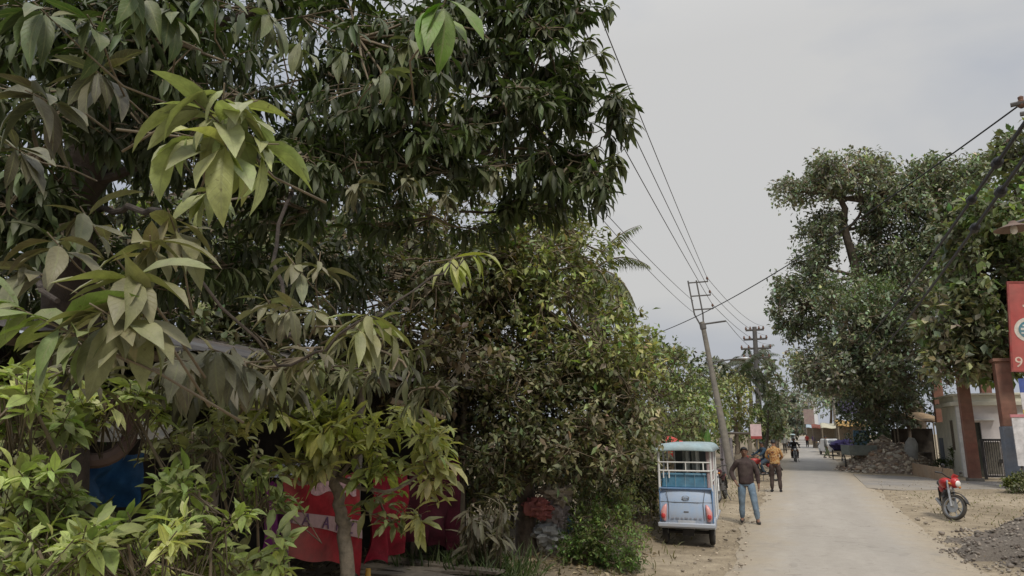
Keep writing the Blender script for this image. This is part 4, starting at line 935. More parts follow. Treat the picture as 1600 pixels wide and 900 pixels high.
q = MB(); q.box((-.21, 2.305, 1.32), (.36, .006, .72), Matrix.Rotation(R(8.5), 3, 'X')); q.box((.19, 2.305, 1.32), (.38, .006, .72), Matrix.Rotation(R(8.5), 3, 'X')); q.build('pane', M_GLASS, ws)
q = MB()   # rolled side curtains on the posts
for (x, y) in ((.46, .1), (.465, .92)):
    q = MB(); q.tube([(x - .03, y, 1.66), (x - .035, y, 1.3), (x - .03, y, 1.02)], [.05, .042, .05], 9); q.build('side_curtain', cloth('pinkish_curtain', (.42, .32, .32)), rk)

for x in (-.17, .02):
    q = MB(); q.sheet(lambda u, v, x=x: (x + .14 * u, 1.62 + .02 * math.sin(u * 9), 1.68 - .6 * v), 6, 6); q.build('hanging_cloth', cloth('pale_grey_cloth', (.45, .46, .42)), rk, solid=.006)
q = MB(); q.tube([(-.3, 2.05, 1.12), (.25, 2.05, 1.12)], .014, 8); q.tube([(0, 2.05, 1.12), (0, 2.5, .5)], .02, 8); q.build('handlebar', M_BLACK, rk)
def wheel(parent, c, rad, wid, axis=(1, 0, 0), spokes=6, rimm=None, tw=.055):
    q = MB(); q.torus(c, axis, rad - tw, tw, 30, 10); ty = q.build('wheel', M_RUBBER, parent)
    q = MB(); ax = Vector(axis); cc = Vector(c)
    q.lathe(cc, ax, [(-wid * .32, rad - tw * 1.75), (-wid * .32, rad - tw * 1.1), (wid * .32, rad - tw * 1.1), (wid * .32, rad - tw * 1.75)], 28, 0, True)
    q.lathe(cc, ax, [(-wid * .5, .0), (-wid * .5, .045), (wid * .5, .045), (wid * .5, 0)], 14)
    a = ax.orthogonal().normalized(); b_ = ax.cross(a)
    for k in range(spokes):
        w_ = 2 * math.pi * k / spokes; d_ = a * math.cos(w_) + b_ * math.sin(w_)
        q.tube([cc + d_ * .03, cc + d_ * (rad - tw * 1.4)], .013, 6)
    q.build('rim', rimm or M_STEEL, ty); return ty
for s in (-1, 1): wheel(rk, (s * .41, .34, .22), .22, .10, tw=.05)
wheel(rk, (0, 2.35, .22), .22, .10, tw=.05)
q = MB(); q.tube([(-.4, .34, .22), (.4, .34, .22)], .03, 8); q.box((0, .34, .24), (.2, .2, .16)); q.box((0, .9, .3), (.7, .9, .1)); q.build('axle', M_BLACK, rk)
for s in (-1, 1):
    q = MB(); q.poly([(s * .44, .1, .30), (s * .44, .58, .30), (s * .44, .52, .47), (s * .44, .16, .47)], .05, (s, 0, 0)); q.build('mudguard', M_BLUE, rk, bevel=.01)

# ================================================================== motorbikes
def motorbike(label, loc, rz, steer, paint, lean=4, mirror=True):
    t = thing('motorbike', label, 'motorbike', loc, group=None, rot=(0, R(lean), rz))
    wheel(t, (0, -.64, .30), .30, .09, tw=.042)
    fr = Matrix.Translation((0, .50, .6)) @ Matrix.Rotation(steer, 4, Vector((0, -.42, .9))) @ Matrix.Translation((0, -.50, -.6))
    def X(q): return q.xf(fr)
    q = MB(); q.torus((0, .68, .30), (1, 0, 0), .258, .042, 30, 10); fw = X(q).build('wheel', M_RUBBER, t)
    q = MB(); q.lathe((0, .68, .30), (1, 0, 0), [(-.03, .212), (-.03, .235), (.03, .235), (.03, .212)], 28, 0, True); q.lathe((0, .68, .3), (1, 0, 0), [(-.05, 0), (-.05, .05), (.05, .05), (.05, 0)], 12)
    for k in range(6):
        a = k * math.pi / 3; q.tube([(0, .68 + .03 * math.cos(a), .3 + .03 * math.sin(a)), (0, .68 + .225 * math.cos(a), .3 + .225 * math.sin(a))], .014, 6)
    q.lathe((.05, .68, .3), (1, 0, 0), [(-.003, .05), (-.003, .13), (.003, .13), (.003, .05)], 20, 0, True)
    X(q).build('rim', M_STEEL, fw)
    q = MB()
    for s in (-1, 1): q.tube([(s * .085, .68, .30), (s * .085, .56, .60), (s * .08, .46, .88)], [.028, .026, .022], 8)
    q.box((0, .53, .68), (.2, .05, .04)); X(q).build('fork', M_STEEL, t)
    q = MB(); q.sheet(lambda u, v: ((u - .5) * .11, .68 + .33 * math.cos(.35 + 2.0 * v), .30 + .33 * math.sin(.35 + 2.0 * v) + .012 * (1 - (2 * u - 1) ** 2)), 6, 14); X(q).build('front_mudguard', M_BLACK, t, solid=.006)
    q = MB(); q.ball((0, .60, .86), (.115, .10, .125), 16); q.box((0, .57, 1.0), (.15, .04, .10), Matrix.Rotation(R(-25), 3, 'X')); cw = X(q).build('headlamp_cowl', paint, t)
    q = MB(); q.ball((0, .675, .85), (.08, .04, .075), 16); X(q).build('headlight', M_LAMP, cw)
    q = MB(); q.tube([(-.36, .34, .98), (-.26, .42, 1.0), (-.1, .46, .95), (.1, .46, .95), (.26, .42, 1.0), (.36, .34, .98)], .013, 8)
    for s in (-1, 1): q.tube([(s * .36, .34, .98), (s * .25, .425, 1.0)], .02, 8)
    hb = X(q).build('handlebar', M_BLACK, t)
    for s in (-1, 1):
        q = MB(); q.tube([(s * .25, .43, 1.0), (s * .29, .47, 1.14)], .007, 6); q.ball((s * .31, .47, 1.17), (.06, .018, .042), 12); X(q).build('mirror', M_BLACK, hb)
        q = MB(); q.tube([(s * .09, .6, .8), (s * .17, .6, .8)], .01, 6); q.ball((s * .18, .6, .8), (.035, .03, .03), 10); X(q).build('indicator', mat('amber_lens', (.55, .2, .03), .25, var=.1, dust=.05), hb)
    q = MB(); q.loft([((0, .16, .70), .08, .16), ((0, .16, .76), .13, .24), ((0, .17, .84), .14, .25), ((0, .19, .90), .11, .19), ((0, .2, .93), .04, .08)], 18); q.build('tank', paint, t)
    q = MB(); q.loft([((0, -.34, .72), .11, .36), ((0, -.34, .76), .135, .40), ((0, -.35, .81), .125, .39), ((0, -.36, .83), .07, .3)], 18); q.build('seat', mat('black_vinyl', (.02, .02, .02), .55, dust=.25), t)
    q = MB(); q.loft([((0, -.5, .56), .08, .16), ((0, -.5, .64), .10, .26), ((0, -.56, .72), .09, .26)], 14); q.build('tail_panel', paint, t)
    q = MB(); q.ball((0, -.86, .7), (.06, .03, .05), 10); q.build('tail_light', M_REDL, t)
    q = MB(); q.sheet(lambda u, v: ((u - .5) * .14, -.64 + .35 * math.cos(1.3 + 1.5 * v), .30 + .35 * math.sin(1.3 + 1.5 * v)), 4, 10); q.build('rear_mudguard', M_BLACK, t, solid=.006)
    q = MB(); q.box((0, .08, .40), (.24, .32, .2)); q.loft([((0, .18, .48), .07, .07), ((0, .2, .66), .075, .08)], 10)
    for k in range(5): q.box((0, .2, .5 + .03 * k), (.2, .2, .008))
    q.build('engine', M_GREYM, t, bevel=.02)
    q = MB(); q.tube([(0, .5, .86), (0, .36, .6), (0, .3, .32), (0, -.1, .28), (0, -.25, .42)], .022, 8); q.tube([(0, .46, .82), (0, -.1, .68), (0, -.8, .68)], .02, 8)
    for s in (-1, 1): q.tube([(s * .06, -.25, .36), (s * .07, -.64, .30)], .02, 8); q.tube([(s * .1, -.62, .32), (s * .1, -.5, .66)], .022, 8)
    q.tube([(-.16, -.05, .29), (.16, -.05, .29)], .014, 8); q.tube([(-.12, -.05, .3), (-.27, .05, .0)], .013, 8); q.build('chassis', M_BLACK, t)
    q = MB(); q.tube([(.1, .28, .42), (.13, .1, .27), (.14, -.25, .27), (.15, -.8, .36)], [.02, .025, .035, .045], 10); q.build('exhaust', M_STEEL, t)
    return t
MP_RED = M_RED; MP_DK = mat('dark_maroon_paint', (.06, .012, .016), .3, dust=.15); MP_BK = mat('black_paint', (.015, .015, .017), .3, dust=.15)
loc = gd(1487, 813); motorbike('red motorbike parked on sand at the right, front wheel turned sideways', loc + Vector((.1, .62, 0)), R(180 - 3), R(52), MP_RED)
loc = gd(1128, 782); motorbike('dark maroon motorbike parked between the rickshaw and the man in jeans', (loc.x, loc.y, 0), R(176), R(-14), MP_DK)
loc = gd(1196, 752); loc.x -= .15; motorbike('red and black motorbike parked beside the man in the orange shirt', (loc.x, loc.y, 0), R(120), R(10), mat('worn_red_paint', (.33, .035, .03), .4, dust=.2))
loc = gd(1243, 722); motorbike('black motorbike ridden by the man in black down the road', (loc.x, loc.y, .0), R(184), 0, MP_BK, lean=0)
loc = gd(1281, 702); motorbike('small distant dark motorbike at the right side of the road', (loc.x, loc.y, .0), R(170), 0, MP_BK, lean=0)

# ================================================================== people
def skin_graph(name, verts, edges, radii, m, parent, sub=2):
    me = bpy.data.meshes.new(name); me.from_pydata([tuple(v) for v in verts], edges, []); o = bpy.data.objects.new(name, me); C.objects.link(o)
    sk = o.modifiers.new('Skin', 'SKIN'); sk.use_smooth_shade = True
    for i, r in enumerate(radii): me.skin_vertices[0].data[i].radius = (r, r) if not isinstance(r, tuple) else r
    me.skin_vertices[0].data[0].use_root = True
    sb_ = o.modifiers.new('Sub', 'SUBSURF'); sb_.levels = sub; sb_.render_levels = sub
    dg = bpy.context.evaluated_depsgraph_get(); nm = bpy.data.meshes.new_from_object(o.evaluated_get(dg)); bpy.data.objects.remove(o); bpy.data.meshes.remove(me)
    nm.name = name; nm.materials.clear(); nm.materials.append(m)
    ob = bpy.data.objects.new(name, nm); C.objects.link(ob); ob.parent = parent; return ob
def person(label, loc, rz, top_m, leg_m, pose={}, scale=1.0, jacket=False, hands=True, shoe=None, cap=None, group=None, seated=False):
    t = thing('person', label, 'person', loc, rz, group=group, scale=scale)
    J = dict(hipL=(.09, 0, .90), hipR=(-.09, 0, .90), kneeL=(.10, -.03, .49), kneeR=(-.10, -.03, .49), ankL=(.10, .02, .08), ankR=(-.10, .02, .08),
             pel=(0, 0, .95), spine=(0, .0, 1.12), chest=(0, .0, 1.30), neck=(0, .01, 1.46), head=(0, -.015, 1.60),
             shL=(.17, 0, 1.39), shR=(-.17, 0, 1.39), elL=(.235, .02, 1.12), elR=(-.235, .02, 1.12), wrL=(.25, -.06, .87), wrR=(-.25, -.06, .87))
    J.update(pose); J = {k: Vector(v) for k, v in J.items()}
    V, E, Rr = [], [], []
    def add(p, r, par=None):
        V.append(p); Rr.append(r)
        if par is not None: E.append((par, len(V) - 1))
        return len(V) - 1
    pel = add(J['pel'], .115); spn = add(J['spine'], .105, pel); che = add(J['chest'] + Vector((0, 0, -.04)), .10, spn); nec = add(J['neck'], .055, che)
    hd = J['head']; up_ = (hd - J['neck']).normalized()
    jaw = add(hd - up_ * .055 + Vector((0, -.01, 0)), .066, nec); cr = add(hd + up_ * .03, .084, jaw); add(hd + up_ * .10, .058, cr)
    for s in 'LR':
        hp = add(J['hip' + s], .092, pel); kn = add(J['knee' + s], .056, hp); an = add(J['ank' + s], .04, kn)
        sg = 1 if s == 'L' else -1
        fwd = Vector(pose.get('toe', (0, -1, 0))); add(J['ank' + s] + fwd * .14 + Vector((sg * .02, 0, -.045)), .032, an)
        sh = add(J['sh' + s] + Vector((0, 0, -.02)), .04, che); el = add(J['el' + s], .043, sh); wr = add(J['wr' + s], .029, el)
        d = (J['wr' + s] - J['el' + s]).normalized(); pm = add(J['wr' + s] + d * .05, .03, wr)
        if hands:
            n_ = Vector((0, 1, 0)); a_ = d.cross(n_); a_ = a_.normalized() if a_.length > .1 else Vector((1, 0, 0))
            c_ = d.cross(a_).normalized()
            for i, L_ in enumerate((.062, .072, .067, .052)):
                o_ = c_ * (i - 1.5) * .019; p1 = J['wr' + s] + d * .09 + o_; k1 = add(p1, .0095, pm)
                k2 = add(p1 + d * L_ * .5 + a_ * -sg * .012, .0085, k1); add(p1 + d * L_ * .85 + a_ * -sg * .032, .007, k2)
            th = add(J['wr' + s] + d * .045 + c_ * -.04 + a_ * -sg * .01, .011, pm); add(J['wr' + s] + d * .085 + c_ * -.052 + a_ * -sg * .02, .009, th)
    body = skin_graph('body', V, E, Rr, M_SKIN, t, 2)
    # face and ears joined into the body mesh
    q = MB(); fd = Vector(pose.get('face', (0, -1, 0))).normalized(); rt = fd.cross(up_).normalized()
    q.tube([hd + fd * .078 + up_ * .02, hd + fd * .098 - up_ * .018, hd + fd * .085 - up_ * .026], [.008, .014, .009], 6)
    for s in (-1, 1):
        q.ball(hd + rt * s * .084 + up_ * .0, (.014, .022, .03), 8)
        q.ball(hd + rt * s * .03 + fd * .076 + up_ * .022, (.014, .008, .008), 8, 1)
    q.tube([hd - rt * .024 + fd * .076 - up_ * .055, hd + fd * .084 - up_ * .053, hd + rt * .024 + fd * .076 - up_ * .055], .006, 6, 2)
    fo = q.build('face_tmp', [M_SKIN, M_EYE, mat('lips', (.16, .06, .05), .5, dust=0)]); bm = bmesh.new(); bm.from_mesh(body.data); k0 = len(bm.faces); bm.from_mesh(fo.data)
    bm.faces.ensure_lookup_table(); bm.to_mesh(body.data); bm.free(); body.data.materials.append(M_EYE); body.data.materials.append(bpy.data.materials['lips'])
    bpy.data.objects.remove(fo); body.data.polygons.foreach_set('use_smooth', [True] * len(body.data.polygons))
    # hair
    q = MB(); 
    def hf(u, v):
        a = 2 * math.pi * u; th = v * 1.9
        front = (math.cos(a) + 1) / 2; th *= 1 - .42 * front ** 2
        p = hd + up_ * .028 + (rt * math.sin(a) * .085 + fd * math.cos(a) * .09) * math.sin(th) + up_ * .098 * math.cos(th)
        return tuple(p)
    q.sheet(hf, 20, 8); q.build('hair', M_HAIR, t, solid=.012)
    # clothes: torso loft and sleeves, trousers
    q = MB(); pl, sn, ch, nk = J['pel'], J['spine'], J['chest'], J['neck']; hem = pl + (pl - sn).normalized() * (.10 if jacket else .05)
    e = .018 if jacket else .006
    q.loft([(hem, .165 + e, .125 + e), (pl, .16 + e, .125 + e), (sn, .15 + e, .115 + e), (ch, .165 + e, .122 + e), (ch.lerp(nk, .5), .158 + e, .105 + e), (ch.lerp(nk, .82), .14, .095), (nk + Vector((0, 0, .0)), .08, .078), (nk + Vector((0, .006, .04)), .078, .076)], 18)
    sl = pose.get('sleeve', 1.0)
    for s in 'LR':
        sh, el, wr = J['sh' + s], J['el' + s], J['wr' + s]; inn = ch.lerp(sh, .55) + Vector((0, 0, .03))
        pts = [inn, sh, sh.lerp(el, .5), el, el.lerp(wr, .5), el.lerp(wr, .96)] if sl > .9 else [inn, sh, sh.lerp(el, .5), el]
        q.tube(pts, [.06, .062 + e * .6, .052 + e * .6, .045 + e * .6, .042 + e * .6, .036 + e * .6][:len(pts)], 12)
    tp_ = q.build('jacket' if jacket else 'shirt', top_m, t)
    tx = bpy.data.textures.get('folds') or bpy.data.textures.new('folds', 'CLOUDS'); tx.noise_scale = .11
    md = tp_.modifiers.new('Sub', 'SUBSURF'); md.levels = md.render_levels = 2
    dm = tp_.modifiers.new('Folds', 'DISPLACE'); dm.texture = tx; dm.strength = .03; dm.mid_level = .5
    q = MB(); hp_ = pl
    q.loft([((pl.x, pl.y, pl.z - .13), .10, .10), (pl - Vector((0, 0, .07)), .15, .12), (pl, .155, .12), (pl + Vector((0, 0, .06)), .15, .115)], 16)
    for s in 'LR':
        hp, kn, an = J['hip' + s], J['knee' + s], J['ank' + s]
        q.tube([hp + Vector((0, 0, .04)), hp.lerp(kn, .35), kn, kn.lerp(an, .45), an + (kn - an).normalized() * -.01], [.10, .096, .073, .068, .062], 12)
    tr_ = q.build('trousers', leg_m, t)
    md = tr_.modifiers.new('Sub', 'SUBSURF'); md.levels = md.render_levels = 2
    dm = tr_.modifiers.new('Folds', 'DISPLACE'); dm.texture = tx; dm.strength = .025; dm.mid_level = .5
    for s in 'LR':
        an = J['ank' + s]; fwd = Vector(pose.get('toe', (0, -1, 0))); sg = .02 if s == 'L' else -.02
        q = MB(); q.tube([an + Vector((0, 0, -.02)) - fwd * .06, an + Vector((0, 0, -.025)), an + fwd * .09 + Vector((sg, 0, -.045)), an + fwd * .17 + Vector((sg, 0, -.055))], [.042, .05, .042, .026], 10)
        q.build('shoe', shoe or M_BLACK, t)
    return t
CL_JACKET = cloth('dark_brown_jacket', (.048, .032, .032), .35, 14); CL_JEANS = cloth('washed_jeans', (.15, .21, .27), .45, 6, dust=.25)
m, nt, bb = nodes('orange_print'); co = objco(nt)
vr = N(nt, 'ShaderNodeTexVoronoi'); vr.inputs['Scale'].default_value = 22; nt.links.new(co, vr.inputs['Vector'])
nt.links.new(ramp(nt, noise_(nt, 16, 2, .5, co, .6), [(.36, (.10, .04, .02)), (.43, (.34, .14, .045)), (.54, (.40, .24, .08)), (.62, (.46, .34, .18)), (.7, (.26, .08, .04))]), bb.inputs['Base Color']); bb.inputs['Roughness'].default_value = .9
CL_ORANGE = m
CL_BROWNT = cloth('dark_brown_trousers', (.055, .038, .034), .3); CL_BLACK = cloth('black_cloth', (.014, .014, .016), .3); CL_NAVY = cloth('navy_cloth', (.018, .04, .065), .3)
CL_GREY = cloth('grey_cloth', (.2, .2, .19), .3); CL_GREENT = cloth('olive_trousers', (.09, .11, .06), .3); CL_WHITE = cloth('white_cloth', (.55, .53, .5), .15); CL_REDC = cloth('red_cloth', (.36, .05, .04), .25); CL_PURP = cloth('purple_cloth', (.10, .05, .17), .25)
p = gd(1170, 818)
person('man in a dark brown jacket and blue jeans walking towards the viewer, elbow out', (p.x, p.y, .0), R(6), CL_JACKET, CL_JEANS,
       dict(hipL=(.09, 0, .9), kneeL=(.155, -.11, .50), ankL=(.20, -.12, .085), kneeR=(-.12, .03, .49), ankR=(-.13, .12, .09), elR=(-.335, .06, 1.14), wrR=(-.235, -.10, .93), elL=(.26, .02, 1.12), wrL=(.27, -.03, .86), head=(-.005, -.03, 1.605)), scale=.97, jacket=True)
p = gd(1214, 769)
person('man seen from behind in an orange patterned shirt and dark trousers', (p.x, p.y, .0), R(188), CL_ORANGE, CL_BROWNT,
       dict(kneeL=(.12, -.05, .49), ankL=(.14, -.02, .08), kneeR=(-.11, 0, .49), ankR=(-.12, .06, .08), elL=(.27, -.06, 1.14), wrL=(.17, -.26, 1.06), elR=(-.27, -.06, 1.14), wrR=(-.15, -.26, 1.04), head=(0, -.03, 1.60)), scale=1.02)
def rider_pose(): return dict(pel=(0, .30, .87), hipL=(.10, .26, .85), hipR=(-.10, .26, .85), kneeL=(.2, -.12, .72), kneeR=(-.2, -.12, .72), ankL=(.19, .06, .34), ankR=(-.19, .06, .34), spine=(0, .27, 1.03), chest=(0, .20, 1.2), neck=(0, .15, 1.35), head=(0, .11, 1.49),
                              shL=(.185, .17, 1.3), shR=(-.185, .17, 1.3), elL=(.28, -.04, 1.12), elR=(-.28, -.04, 1.12), wrL=(.30, -.26, 1.03), wrR=(-.30, -.26, 1.03))
p = gd(1243, 722); person('man in black riding the motorbike down the middle of the road', (p.x, p.y, .0), R(4), CL_BLACK, CL_BLACK, rider_pose(), jacket=True)
p = gd(1196, 752); p.x -= .15; person('man in navy clothes sitting on the parked red and black motorbike', (p.x, p.y, .0), R(300), CL_NAVY, CL_NAVY, rider_pose())
p = gd(1292, 716); person('man in a grey shirt and olive trousers at the far right road edge', (p.x, p.y, 0), R(100), CL_GREY, CL_GREENT, dict(kneeL=(.1, -.16, .5), ankL=(.1, -.22, .1), ankR=(-.1, .2, .12)))
for px, py, a, b_, rz, lab in [(1227, 708, CL_GREY, CL_BLACK, 20, 'distant man in grey at the left road edge beyond the far pole'), (1233, 703, CL_WHITE, CL_BROWNT, 0, 'distant figure in a white shirt at the left road edge'), (1262, 699, CL_REDC, CL_BLACK, 180, 'distant figure in red on the right half of the road'),
                               (1272, 700, CL_PURP, CL_BROWNT, 60, 'distant figure in purple near the right road edge'), (1291, 700, CL_WHITE, CL_GREY, 200, 'distant figure in white before the shop awnings'), (1300, 701, CL_ORANGE, CL_BLACK, 90, 'distant figure in orange before the shop awnings')]:
    p = gd(px, py); person(lab, (p.x, p.y, 0), R(rz), a, b_, hands=False)

# ================================================================== utility poles and wires
def concrete_pole(label, base, top, arms, frame=True, r0=.17, r1=.10):
    t = thing('utility_pole', label, 'utility pole', base)
    T = Vector(top) - Vector(base); q = MB(); q.tube([(0, 0, -.2), T * .3, T * .6, T], [r0, r0 * .9, r1 * 1.15, r1], 10); q.build('shaft', M_CONC, t)
    ax = T.normalized(); sx_ = Vector((1, .12, 0)).normalized(); ends = []
    if frame:
        q = MB(); h = 2.05; F0 = T - ax * .15
        for s in (-.26, .10): q.tube([F0 + sx_ * (s * .35), F0 + ax * .5 + sx_ * s, F0 + ax * h + sx_ * s], .035, 6)
        q.build('mast_frame', M_GREYM, t)
        for k in range(3):
            z = .72 + .62 * k; q = MB(); a = F0 + ax * z - sx_ * .28; e = F0 + ax * z + sx_ * .58; q.box((a + e) / 2, ((e - a).length, .06, .05), Matrix.Rotation(math.atan2((e - a).z, (e - a).x), 3, 'Y').inverted())
            q.tube([e, e + ax * .16], .022, 6); cr_ = q.build('crossarm', M_GREYM, t)
            q = MB(); q.lathe(e + ax * .1, ax, [(0, .02), (.02, .05), (.07, .055), (.09, .035), (.12, .04), (.14, .01)], 10); q.build('insulator', mat('brown_porcelain', (.16, .08, .05), .25, dust=.15), cr_); ends.append(Vector(base) + e + ax * .2)
    q = MB(); e0 = T - ax * .12; q.tube([e0 - sx_ * .12, e0 + sx_ * 1.0 + ax * .12], .04, 6); q.tube([T - ax * .1, T - ax * .32], r1 * 1.35, 10); q.build('crossarm', M_GREYM, t)
    ends.append(Vector(base) + e0 + sx_ * 1.0 + ax * .14)
    return t, ends
pb = gd(1146, 752); pb.z = 0; ptop = at(1097, 503, pb.y)
P1, E1 = concrete_pole('leaning concrete utility pole with a ladder-like mast beside the tea stall', pb, ptop, 3)
q = MB(); a = (ptop - pb) * .72; q.tube([a, a + Vector((.5, -.1, .14)), a + Vector((1.15, -.2, .2))], .03, 6); sl = q.build('lamp_arm', M_GREYM, P1); q = MB(); q.ball(a + Vector((1.4, -.22, .2)), (.3, .1, .06), 10); q.build('lamp_head', M_STEEL, sl)
pb2 = gd(1190, 716); pb2.z = 0; pt2 = at(1180, 528, pb2.y)
P2 = thing('utility_pole', 'far utility pole with several crossarms half hidden by a slim tree', 'utility pole', pb2)
T2 = pt2 - pb2; q = MB(); q.tube([(0, 0, -.2), T2 * .5, T2 + Vector((0, 0, .9))], [.25, .22, .17], 10); q.build('shaft', M_GREYM, P2); E2 = []
for k in range(4):
    z = T2 + Vector((0, 0, -1.6 + .75 * k)); hw = (1.0, 1.15, .9, .7)[k]; q = MB(); q.tube([z - Vector((hw, 0, 0)), z + Vector((hw, 0, 0))], .085, 6); ca = q.build('crossarm', M_GREYM, P2)
    for s in (-1, -.5, .5, 1):
        q = MB(); e = z + Vector((hw * s * .95, 0, 0)); q.lathe(e, (0, 0, 1), [(0, .03), (.05, .08), (.16, .09), (.2, .05), (.26, .06), (.3, .02)], 8); q.build('insulator', mat('brown_porcelain', (.16, .08, .05)), ca)
    E2 += [pb2 + z + Vector((hw * .95, 0, .28)), pb2 + z + Vector((-hw * .95, 0, .28))]
p3 = Vector((-1.9, 110, 0)); concrete_pole('small hazy utility pole at the far end of the left roadside', p3, p3 + Vector((-.2, 0, 8)), 3)
# pole standing just outside the frame on the right; the near pole behind the camera on the left
prb = Vector((5.35, 9.6, 0)); PR = thing('utility_pole', 'near utility pole at the right edge carrying thick black cables and the tin lamp', 'utility pole', prb)
q = MB(); q.tube([(0, 0, -.2), (0, 0, 4), (0, 0, 8.6)], [.16, .13, .1], 12); q.build('shaft', M_CONC, PR)
def wire(label, a, b, sag, r, m, group=None, cat='wire', name='overhead_wire', lumps=0):
    a, b = Vector(a), Vector(b); n = 40; q = MB(); pts = []
    for i in range(n + 1):
        t = i / n; p = a.lerp(b, t); p.z -= sag * 4 * t * (1 - t); pts.append(p - a)
    q.tube(pts, r, 6)
    for k in range(lumps):
        p = pts[1 + k]; d = (pts[2 + k] - pts[1 + k]).normalized(); q.lathe(p, d, [(-.12, r), (-.08, r * 2.6), (.06, r * 2.8), (.12, r)], 8)
    o = q.build(name, m, None, loc=a); tag(o, label, cat, group); return o
wend = at(1596, 162, 10.2); cend1 = at(1612, 176, 9.9); cend2 = at(1618, 222, 9.9)
q = MB()
for e in (wend, cend1, cend2): q.tube([e - prb + Vector((-.12, 0, 0)), Vector((0, 0, (e.z))) + Vector((.1, 0, 0))], .03, 6)
ca = q.build('crossarm', M_GREYM, PR)
q = MB(); q.lathe(wend - prb, (0, 0, 1), [(-.06, .02), (-.03, .05), (.03, .055), (.05, .03), (.09, .035), (.11, .01)], 10); q.build('insulator', mat('brown_porcelain', (.16, .08, .05)), ca)
lampP = at(1583, 352, 9.4); q = MB(); q.tube([lampP - prb + Vector((0, 0, .02)), lampP - prb + Vector((.15, 0, .06)), Vector((0, 0, lampP.z - .1))], .018, 8); la = q.build('lamp_arm', M_GREYM, PR)
q = MB(); q.lathe(lampP - prb, (0, 0, -1), [(-.05, .03), (-.02, .05), (.03, .16), (.045, .2), (.05, .2), (.035, .15), (-.01, .04)], 20); ls = q.build('lamp_shade', mat('rusty_tin', (.13, .075, .055), .7, dust=.3), la)
q = MB(); q.ball(lampP - prb - Vector((0, 0, .05)), (.04, .04, .06), 10); q.build('bulb', M_LAMP, ls)
fp = Vector((3.3, 78, 0)); FP, EF = concrete_pole('distant pole on the right side hidden behind the tall tree', fp, fp + Vector((0, 0, 8.2)), 3)
wire('upper thick black cable running from the right edge into the tall tree', cend1, fp + Vector((-.3, 0, 8.9)), 1.1, .028, M_CABLE, lumps=2, cat='cable', name='power_cable')
wire('lower thick black cable running from the right edge into the tall tree', cend2, fp + Vector((-.3, 0, 7.2)), 1.3, .028, M_CABLE, lumps=2, cat='cable', name='power_cable')
lp = at(1012, 535, 24); lpb = Vector((lp.x, lp.y, 0)); LP = thing('short_post', 'short insulator post poking above the light green tree on the left', 'post', lpb)
q = MB(); q.tube([(0, 0, -.1), (0, 0, lp.z)], [.09, .06], 8); q.build('shaft', M_GREYM, LP); q = MB(); q.lathe((0, 0, lp.z - .2), (0, 0, 1), [(0, .07), (.05, .13), (.2, .14), (.26, .09), (.34, .11), (.4, .02)], 10); q.build('insulator', mat('brown_porcelain', (.16, .08, .05)), LP)
wire('single wire crossing the road from the short post up to the right edge', lp + Vector((0, 0, .2)), wend, .35, .012, M_CABLE)
back = Vector((-2.35, -6.5, 0))
BP, EB = concrete_pole('utility pole behind the viewer on the left side of the road', back, back + Vector((0, 0, 7.6)), 3)
for i, nm in enumerate(('lowest', 'middle', 'topmost')): wire(f'{nm} of the three wires running from the leaning pole over the mango leaves', E1[i], back + Vector((-.35 + .4 * i, 0, 8.6 + .25 * i)), .25, .011, M_WIRE)
wire('faint wire from the mast foot of the leaning pole, left of the three', at(1083, 470, pb.y), at(925, 310, 14), .1, .009, M_WIRE); wire('faintest wire from the neck of the leaning pole into the mango leaves', at(1086, 490, pb.y), at(930, 330, 13.5), .15, .008, M_WIRE)
for i, nm in enumerate(('lowest', 'middle', 'topmost')): wire(f'{nm} of the three wires between the leaning pole and the far pole', E1[i], E2[[2, 4, 6][i]], .45, .011, M_WIRE)
wire('wire from the low arm of the leaning pole to the far pole', E1[3], E2[0], .5, .011, M_WIRE)

# ================================================================== gatehouse, gate, pillars, signboard on the right
gx = at(1507, 745, 38.0); gX0 = gx.x; GY = 38.0; gz0 = 0.0
zt = at(1520, 634, GY).z
gh = thing('gatehouse', 'small flat-roofed cream gatehouse behind the brown pillars', 'building', (gX0, GY, 0))
q = MB(); W_ = 3.3; Dp = 3.6; hgt = zt
dx0 = at(1519, 700, GY).x - gX0; dx1 = at(1537, 700, GY).x - gX0; dz = at(1530, 660, GY).z
q.box((dx0 / 2 + .0, 0.1, hgt / 2), (dx0, .2, hgt)); q.box(((dx1 + W_) / 2, .1, hgt / 2), (W_ - dx1, .2, hgt)); q.box(((dx0 + dx1) / 2, .1, (dz + hgt) / 2), (dx1 - dx0 - .004, .2, hgt - dz)); q.build('front_wall', M_PINKW, gh)
q = MB(); wy0, wy1, wz0, wz1 = 1.15, 1.75, 1.15, 2.55
q.box((.1, .2 + (wy0 - .2) / 2, hgt / 2), (.2, wy0 - .2, hgt)); q.box((.1, (wy1 + Dp) / 2, hgt / 2), (.2, Dp - wy1, hgt)); q.box((.1, (wy0 + wy1) / 2, wz0 / 2), (.2, wy1 - wy0 - .004, wz0)); q.box((.1, (wy0 + wy1) / 2, (wz1 + hgt) / 2), (.2, wy1 - wy0 - .004, hgt - wz1)); q.build('side_wall', M_CREAM, gh)
q = MB(); q.box((W_ / 2, Dp - .1, hgt / 2), (W_ - .42, .2, hgt)); q.box((W_ - .1, Dp / 2, hgt / 2), (.2, Dp - .42, hgt)); q.build('rear_wall', M_CREAM, gh)
q = MB(); q.box((.13, -.06, hgt / 2 - .01), (.34, .24, hgt - .02)); q.build('corner_pilaster', M_WHITE, gh, bevel=.01)
